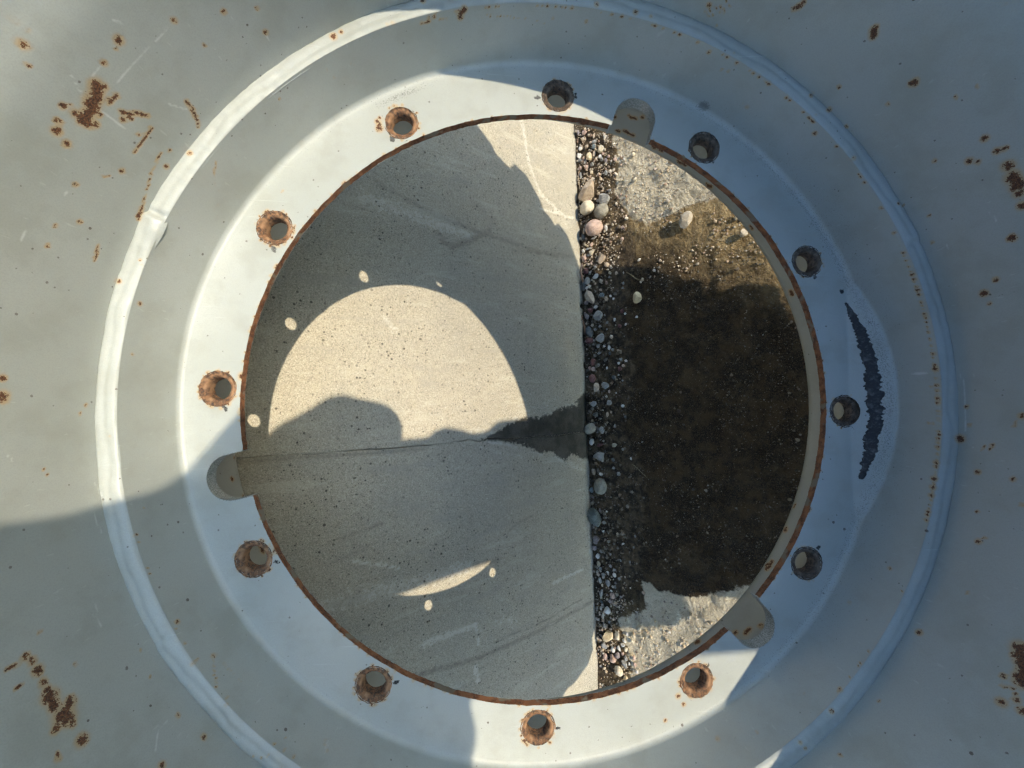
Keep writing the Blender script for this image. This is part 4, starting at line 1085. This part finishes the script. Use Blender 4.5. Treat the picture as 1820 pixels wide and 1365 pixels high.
SHORT = {'broken tan stone': 'the notched tan stone', 'smooth cream stone under': 'the smooth cream stone', 'round olive grey': 'the round olive stone', 'round pinkish tan': 'the round pinkish stone', 'angular grey stone with pale': 'the veined grey stone',
         'flat white sliver': 'the flat white sliver', 'yellow cream pebble': 'the yellow cream pebble', 'cream pebble with a pale ring': 'the ringed cream pebble', 'angular tan stone half': 'the half shaded tan stone', 'flat bright white chip': 'the flat white chip',
         'pale grey pebble below': 'the pale grey pebble', 'dark slate stone wedged': 'the wedged slate stone', 'long speckled tan oval': 'the speckled oval stone', 'lone tan brown oval': 'the lone brown oval stone', 'small blue pebble': 'the blue pebble',
         'light grey rounded': 'the light grey round stone', 'dark slate lens': 'the slate lens stone', 'grey banded': 'the grey banded stone', 'dull dark red': 'the dull red stone', 'smooth tan pebble': 'the smooth tan pebble', 'lumpy grey': 'the lumpy grey stone',
         'grey chip with': 'the sharp grey chip', 'flat olive grey wedge': 'the olive wedge stone', 'pale blocky pebble': 'the pale blocky pebble', 'large grey lump': 'the large grey lump', 'angular olive tan': 'the angular olive stone', 'smooth dark green': 'the green egg stone',
         'pale blocky stone alone': 'the lone pale blocky stone', 'largest cream angular': 'the big cream angular stone', 'smooth cream oval': 'the cream oval stone', 'rough tan rock': 'the rough tan rock', 'dark edged rock': 'the dark edged rock'}
def short(lab):
    return next(v for k, v in SHORT.items() if lab.startswith(k))
sorted_by = {}
for o, x, y, key, sx, sy in loose:
    ax, ay, al = min(anchors, key=lambda a: (a[0] - x) ** 2 + (a[1] - y) ** 2)
    dx, dy = x - ax, y - ay                               # picture: up is +x, right is -y
    side = ('above' if dx > 0 else 'below') if abs(dx) > abs(dy) else ('right of' if dy < 0 else 'left of')
    shape = 'long' if max(sx, sy) > 1.55 * min(sx, sy) else ('tiny' if max(sx, sy) < 0.0040 else 'small')
    sorted_by.setdefault((PLAIN_LABEL[key], shape, side, short(al)), []).append(((dx * dx + dy * dy), o))
ORD = ('', 'second ', 'third ', 'fourth ', 'fifth ', 'sixth ', 'seventh ')
for (c, shape, side, al), lst in sorted_by.items():
    lst.sort(key=lambda q: q[0])
    for k, (_, o) in enumerate(lst):
        place = '' if len(lst) == 1 else ', %snearest to it' % ORD[k]
        tag(o, '%s %s pebble %s %s%s' % (shape, c, side, al, place), 'pebble', 'loose pebbles in the gravel strip')

def gravel():
    base, F0 = ICO1
    F0 = np.array(F0)
    variants = []
    for k in range(14):
        r = np.random.default_rng(900 + k)
        V = base.copy()
        for _ in range(6):
            d = r.normal(size=3)
            d /= np.linalg.norm(d)
            over = V @ d - r.uniform(0.45, 0.85)
            V -= np.outer(np.clip(over, 0, None), d)
        V *= r.uniform(0.75, 1.25, 3)
        variants.append(V)
    r = np.random.default_rng(77)
    pos = []
    def put(x, y, s):
        pos.append((x, y, s))
    # the banked strip
    n = 5200
    xs = r.uniform(-0.78, 0.78, n)
    ys = -np.abs(r.normal(0, 0.055, n)) - 0.002
    dens = 0.55 + 0.9 * (vnoise(np.c_[xs * 11, ys * 11, np.zeros(n)], 71))
    for x, y, dn in zip(xs, ys, dens):
        edge = 0.115 + 0.05 * math.sin(x * 17) * math.sin(x * 5 + 1)
        if y < -edge and r.random() > 0.12:
            continue
        if x < -0.475 and y < -0.075 - 0.02 * math.sin(x * 40):
            continue
        if -0.66 < x < -0.585 and r.random() < 0.75:
            continue
        if dn < 0.85 and r.random() < 0.45:
            continue
        if -0.45 < x < 0.24 and y < -0.06 and r.random() < 0.55:
            continue
        if -0.30 < x < 0.10 and r.random() < 0.35:
            continue
        put(x, y, min(0.0046, 0.0010 * math.exp(abs(r.normal(0, 0.75)))))
    # scattered grit
    n = 12000
    xs = r.uniform(-0.78, 0.78, n)
    ys = r.uniform(-0.50, -0.06, n)
    cl = vnoise(np.c_[xs * 16, ys * 16, np.zeros(n)], 73) * vnoise(np.c_[xs * 48, ys * 48, np.zeros(n)], 75)
    for x, y, c in zip(xs, ys, cl):
        shade = -0.42 < x < 0.22
        thr = 0.20 if shade else 0.17
        if c < thr:
            continue
        put(x, y, min(0.0040, (0.0007 if shade else 0.0010) * math.exp(abs(r.normal(0, 0.55)))))
    pos = [(x, y, s) for x, y, s in pos if not any((x - a) ** 2 + (y - b) ** 2 < (0.75 * c) ** 2 for a, b, c in taken)]
    P = np.array(pos)
    gz = ground_height(P[:, 0], P[:, 1])
    cols = np.array([STONE_COL[k] for k in 'TTCPPGGGWWWLORYO'])
    VV, FF, CC = [], [], []
    for i, (x, y, s) in enumerate(pos):
        V = variants[i % 14] * s
        a, b = r.uniform(0, 6.283, 2)
        ca, sa, cb, sb = math.cos(a), math.sin(a), math.cos(b), math.sin(b)
        V = V @ np.array(((ca, -sa, 0), (sa, ca, 0), (0, 0, 1))) @ np.array(((1, 0, 0), (0, cb, -sb), (0, sb, cb)))
        pile = 0.0
        if y > -0.09:
            pile = r.uniform(0, 0.004)
        VV.append(V + (x, y, gz[i] + s * 0.35 + pile))
        FF.append(F0 + i * len(base))
        c = np.minimum(0.75, (0.5 * cols[r.integers(len(cols))] + 0.5 * np.array((0.36, 0.285, 0.195))) * r.uniform(0.8, 1.6)) * ((0.40 if y > -0.13 else 0.34 * r.uniform(0.5, 1.6)) if -0.40 < x < 0.24 else 1.0)      # tint of wet stones, darkened further to paint in the wheel's shade
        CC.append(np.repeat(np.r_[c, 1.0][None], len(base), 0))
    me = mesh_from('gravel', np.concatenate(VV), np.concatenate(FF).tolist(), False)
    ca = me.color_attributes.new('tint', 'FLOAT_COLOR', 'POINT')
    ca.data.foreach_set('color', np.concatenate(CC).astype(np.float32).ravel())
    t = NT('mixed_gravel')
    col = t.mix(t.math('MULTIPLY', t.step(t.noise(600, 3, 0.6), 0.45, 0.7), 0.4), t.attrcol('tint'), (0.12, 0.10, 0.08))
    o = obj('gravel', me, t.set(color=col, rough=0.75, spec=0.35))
    o['kind'] = 'stuff'
    o['label'] = 'fine mixed gravel and grit lying along the foot of the wall'
    return o
gravel()

# dry straws and a sliver of wood
def twig(name, pts, rad, col, label):
    pts = [Vector(p) for p in pts]
    n = 7
    V, F = [], []
    for i, p in enumerate(pts):
        d = (pts[min(i + 1, len(pts) - 1)] - pts[max(i - 1, 0)]).normalized()
        s = d.cross(Vector((0, 0, 1))).normalized()
        u = s.cross(d)
        rr = rad * (0.55 if i in (0, len(pts) - 1) else 1.0)
        for k in range(n):
            a = 2 * math.pi * k / n
            V.append(tuple(p + s * rr * math.cos(a) + u * rr * 0.6 * math.sin(a)))
    for i in range(len(pts) - 1):
        for k in range(n):
            F.append((i * n + k, i * n + (k + 1) % n, (i + 1) * n + (k + 1) % n, (i + 1) * n + k))
    F.append(tuple(range(n))[::-1])
    F.append(tuple((len(pts) - 1) * n + k for k in range(n)))
    o = obj(name, mesh_from(name, np.array(V), F, True), plain(name + '_dry', col, 0.7, (600, 0.0003)))
    return tag(o, label, 'twig')
def zg(x, y, up):
    return (x, y, float(ground_height(np.array([x]), np.array([y]))[0]) + up)
twig('straw', [zg(0.272, -0.112, 0.004), zg(0.262, -0.124, 0.004), zg(0.252, -0.134, 0.0035), zg(0.244, -0.146, 0.002)], 0.0013, (0.20, 0.15, 0.075), 'short dry brown straw in the gravel at the upper shadow edge')
twig('straw', [zg(-0.150, -0.108, 0.003), zg(-0.162, -0.122, 0.004), zg(-0.176, -0.140, 0.003)], 0.0007, (0.34, 0.29, 0.17), 'thin pale straw lying in the darkest lower gravel')
twig('wood_sliver', [(0.190, -0.010, 0.030), (0.170, -0.008, 0.020), (0.140, -0.006, 0.008)], 0.0022, (0.16, 0.085, 0.055), 'reddish wood sliver propped against the wall beside the gravel')
twig('wood_sliver', [(0.315, -0.009, 0.018), (0.295, -0.008, 0.024), (0.262, -0.007, 0.010)], 0.0036, (0.38, 0.23, 0.15), 'pinkish flat sliver standing at the wall where the shadow begins')
twig('wood_sliver', [(0.560, -0.006, 0.006), (0.53, -0.005, 0.012), (0.49, -0.005, 0.008)], 0.0016, (0.36, 0.27, 0.18), 'thin pale sliver along the wall in the top sunlit gravel')

# ---------------------------------------------------------------- the photographer, behind the lens, whose shadow falls across the wheel
SX = Vector((0.98519138, 0.17018025, -0.02089551))
SU = Vector((-0.03081929, 0.29565066, 0.95479886))
def sp(sx, su, d):
    return CAM + SX * sx + SU * su + TO_SUN * d
parts = []          # (point a, radius a, point b, radius b, material index)
def cap(a, ra, b, rb, mi, flat=None):
    parts.append((Vector(a), ra, Vector(b), rb, mi))
JACKET, TROUSER, SKIN, HAIR, SHOE = range(5)
cx = -0.075
neck = sp(cx, 0.045, 0.46)
head = sp(cx - 0.010, 0.165, 0.40)
chestL, chestR = sp(cx - 0.050, -0.075, 0.50), sp(cx + 0.050, -0.075, 0.50)
hipL, hipR = sp(cx - 0.055, -0.46, 0.66), sp(cx + 0.055, -0.46, 0.66)
waL, waR = sp(cx - 0.045, -0.29, 0.58), sp(cx + 0.045, -0.29, 0.58)
cap(chestL, 0.077, waL, 0.080, JACKET); cap(chestR, 0.070, waR, 0.073, JACKET)
cap(waL, 0.080, hipL, 0.090, JACKET); cap(waR, 0.073, hipR, 0.085, JACKET)
cap(chestL, 0.077, chestR, 0.077, JACKET); cap(waL, 0.080, waR, 0.073, JACKET); cap(sp(0.008, -0.215, 0.56), 0.050, sp(0.008, -0.235, 0.57), 0.045, JACKET); cap(sp(0.012, -0.34, 0.62), 0.050, sp(0.010, -0.40, 0.65), 0.050, JACKET); cap(hipL, 0.10, hipR, 0.10, TROUSER)
cap(sp(cx, -0.05, 0.49), 0.085, neck, 0.058, JACKET)
cap(sp(cx + 0.030, 0.112, 0.44), 0.052, sp(cx + 0.030, 0.078, 0.45), 0.056, JACKET); cap(sp(cx - 0.030, 0.112, 0.44), 0.050, sp(cx - 0.030, 0.078, 0.45), 0.056, JACKET)
shL, shR = sp(cx - 0.150, -0.036, 0.50), sp(cx + 0.141, -0.045, 0.50)
cap(neck, 0.050, shL, 0.052, JACKET); cap(neck, 0.050, shR, 0.052, JACKET)
elL, elR = sp(cx - 0.152, -0.070, 0.27), sp(cx + 0.133, -0.090, 0.27)
wrL, wrR = sp(-0.100, -0.075, 0.075), sp(0.055, -0.085, 0.070)
cap(shL, 0.050, elL, 0.045, JACKET); cap(shR, 0.050, elR, 0.048, JACKET)
cap(shR, 0.050, sp(cx + 0.126, 0.015, 0.49), 0.035, JACKET); cap(sp(cx + 0.126, 0.015, 0.49), 0.035, sp(cx + 0.045, 0.095, 0.45), 0.032, JACKET); cap(sp(cx - 0.118, 0.020, 0.49), 0.034, sp(cx - 0.045, 0.090, 0.45), 0.032, JACKET)
cap(elL, 0.043, wrL, 0.031, JACKET); cap(elR, 0.046, wrR, 0.031, JACKET)
cap(neck, 0.050, head, 0.062, SKIN)
cap(head, 0.074, head + Vector((0, 0.012, -0.045)), 0.070, SKIN)           # skull and jaw
cap(head + Vector((0.0, -0.016, 0.016)), 0.077, head + Vector((0, -0.028, -0.02)), 0.068, HAIR)
face = Vector((0, 0.80, -0.60)).normalized()
cap(head + face * 0.070, 0.012, head + face * 0.084 + Vector((0, 0, -0.012)), 0.010, SKIN)  # nose
for s in (-1, 1):
    cap(head + Vector((s * 0.076, 0.0, -0.005)), 0.012, head + Vector((s * 0.078, -0.004, -0.028)), 0.009, SKIN)  # ears
knL, knR = Vector((-0.20, -0.93, 0.46)), Vector((0.06, -0.95, 0.45))
anL, anR = Vector((-0.17, -1.20, 0.085)), Vector((0.03, -1.22, 0.085))
cap(hipL, 0.085, knL, 0.060, TROUSER); cap(hipR, 0.095, knR, 0.060, TROUSER)
cap(knL, 0.060, anL, 0.043, TROUSER); cap(knR, 0.060, anR, 0.043, TROUSER)
for an in (anL, anR):
    cap(an + Vector((0, -0.03, -0.045)), 0.040, an + Vector((0, 0.15, -0.055)), 0.032, SHOE)

# phone, lens end up, held upright behind the camera position
PR, PD, PF = IM_RIGHT, IM_DOWN, FWD
ph_c = CAM - PF * 0.0110 + PR * 0.055 + PD * 0.018
phone = obj('phone', None)
phone.matrix_world = Matrix(((PD.x, PR.x, PF.x, ph_c.x), (PD.y, PR.y, PF.y, ph_c.y), (PD.z, PR.z, PF.z, ph_c.z), (0, 0, 0, 1)))
tag(phone, 'slim dark phone held upright over the wheel by the crouching person', 'phone')
def rbox(name, sx, sy, sz, bev, mat, parent, loc=(0, 0, 0)):
    bm = bmesh.new()
    bmesh.ops.create_cube(bm, size=1.0)
    bmesh.ops.scale(bm, vec=(sx, sy, sz), verts=bm.verts)
    up = [e for e in bm.edges if abs(e.verts[0].co.z - e.verts[1].co.z) > sz * 0.5]
    bmesh.ops.bevel(bm, geom=up, offset=bev, segments=6, affect='EDGES', profile=0.5)
    bmesh.ops.bevel(bm, geom=[e for e in bm.edges if abs(e.verts[0].co.z - e.verts[1].co.z) < 1e-6 and e.calc_face_angle(0) > 1.0], offset=sz * 0.2, segments=2, affect='EDGES')
    me = bpy.data.meshes.new(name)
    bm.to_mesh(me)
    o = obj(name, me, mat, parent)
    o.location = loc
    return o
M_GLASS = plain('dark_phone_glass', (0.02, 0.022, 0.026), 0.12, None, 0.1)
M_FRAME = plain('phone_frame_metal', (0.16, 0.16, 0.17), 0.3, None, 0.1)
rbox('body', 0.071, 0.147, 0.0078, 0.011, M_FRAME, phone)
rbox('screen', 0.066, 0.142, 0.0006, 0.009, M_GLASS, phone, (0, 0, -0.0042))
rbox('camera_bump', 0.034, 0.034, 0.0018, 0.008, M_GLASS, phone, (-0.016, -0.052, 0.0047))

# hands: palm, four fingers and a thumb each, closed on the long sides of the phone
def hand(wr, side):
    inn = PD * (-side)                                   # towards the phone's middle line
    edge = ph_c + PD * (side * 0.036) + PR * 0.020
    palm = edge + PD * (side * 0.020) - PF * 0.016
    cap(wr, 0.028, palm, 0.021, SKIN)
    cap(palm - PR * 0.026, 0.017, palm + PR * 0.026, 0.018, SKIN)
    for k, ln in enumerate((0.030, 0.034, 0.032, 0.025)):
        k0 = palm + PR * (-0.027 + 0.018 * k)
        k1 = edge + PR * (-0.027 + 0.018 * k) + PD * (side * 0.009) + PF * 0.006
        k2 = k1 + inn * ln * 0.55 + PF * 0.0045
        k3 = k1 + inn * ln + PF * 0.003
        cap(k0, 0.0095, k1, 0.0085, SKIN); cap(k1, 0.0085, k2, 0.0078, SKIN); cap(k2, 0.0078, k3, 0.0066, SKIN)
    t0 = palm - PR * 0.020
    t1 = edge - PR * 0.030 + PD * (side * 0.004) - PF * 0.014
    t2 = t1 + inn * 0.024 - PR * 0.008
    cap(t0, 0.012, t1, 0.0105, SKIN); cap(t1, 0.0105, t2, 0.0085, SKIN)
    return
hand(wrL, 1)
hand(wrR, -1)

def capsule(a, ra, b, rb, seg=14, rings=5):
    d = b - a
    L = d.length
    z = d.normalized() if L > 1e-6 else Vector((0, 0, 1))
    x = z.orthogonal().normalized()
    y = z.cross(x)
    V, F = [], []
    prof = [(-ra * math.cos(t), ra * math.sin(t)) for t in np.linspace(0.12, math.pi / 2, rings)]
    prof += [(L + rb * math.sin(t), rb * math.cos(t)) for t in np.linspace(0, math.pi / 2 - 0.12, rings)]
    for h, r in prof:
        for k in range(seg):
            q = 2 * math.pi * k / seg
            V.append(a + z * h + (x * math.cos(q) + y * math.sin(q)) * r)
    for i in range(len(prof) - 1):
        for k in range(seg):
            F.append((i * seg + k, i * seg + (k + 1) % seg, (i + 1) * seg + (k + 1) % seg, (i + 1) * seg + k))
    F.append(tuple(range(seg))[::-1])
    F.append(tuple((len(prof) - 1) * seg + k for k in range(seg)))
    return V, F
VV, FF = [], []
for a, ra, b, rb, mi in parts:
    V, F = capsule(a, ra, b, rb)
    o0 = len(VV)
    VV += [tuple(v) for v in V]
    FF += [tuple(i + o0 for i in f) for f in F]
me = mesh_from('person', np.array(VV), FF, False)
person = obj('person', me)
md = person.modifiers.new('remesh', 'REMESH')
md.mode = 'VOXEL'
md.voxel_size = 0.0055
md.use_smooth_shade = True
sm = person.modifiers.new('smooth', 'SMOOTH')
sm.factor = 0.5
sm.iterations = 5
dg = bpy.context.evaluated_depsgraph_get()
new = bpy.data.meshes.new_from_object(person.evaluated_get(dg))
person.modifiers.clear()
person.data = new
new.name = 'person'
while new.materials:
    new.materials.pop()
for nm, c, r in (('navy_jacket', (0.035, 0.045, 0.07), 0.85), ('dark_trousers', (0.05, 0.05, 0.055), 0.9), ('skin', (0.45, 0.27, 0.19), 0.55), ('brown_hair', (0.05, 0.032, 0.02), 0.6), ('leather_shoes', (0.06, 0.045, 0.035), 0.6)):
    new.materials.append(plain(nm, c, r, (250, 0.0006)))
C = np.empty(len(new.polygons) * 3)
new.polygons.foreach_get('center', C)
C = C.reshape(-1, 3)
best = np.full(len(C), 1e9)
mi_ = np.zeros(len(C), np.int32)
for a, ra, b, rb, mi in parts:
    a_, d_ = np.array(a), np.array(b - a)
    t = np.clip(((C - a_) @ d_) / (d_ @ d_ + 1e-12), 0, 1)
    dist = np.linalg.norm(C - a_ - t[:, None] * d_, axis=1) - (ra + (rb - ra) * t)
    w = dist < best
    best[w] = dist[w]
    mi_[w] = mi
new.polygons.foreach_set('material_index', mi_)
new.polygons.foreach_set('use_smooth', [True] * len(new.polygons))
new.update()
tag(person, 'crouching person in a dark jacket holding a phone, only the shadow in view', 'person')
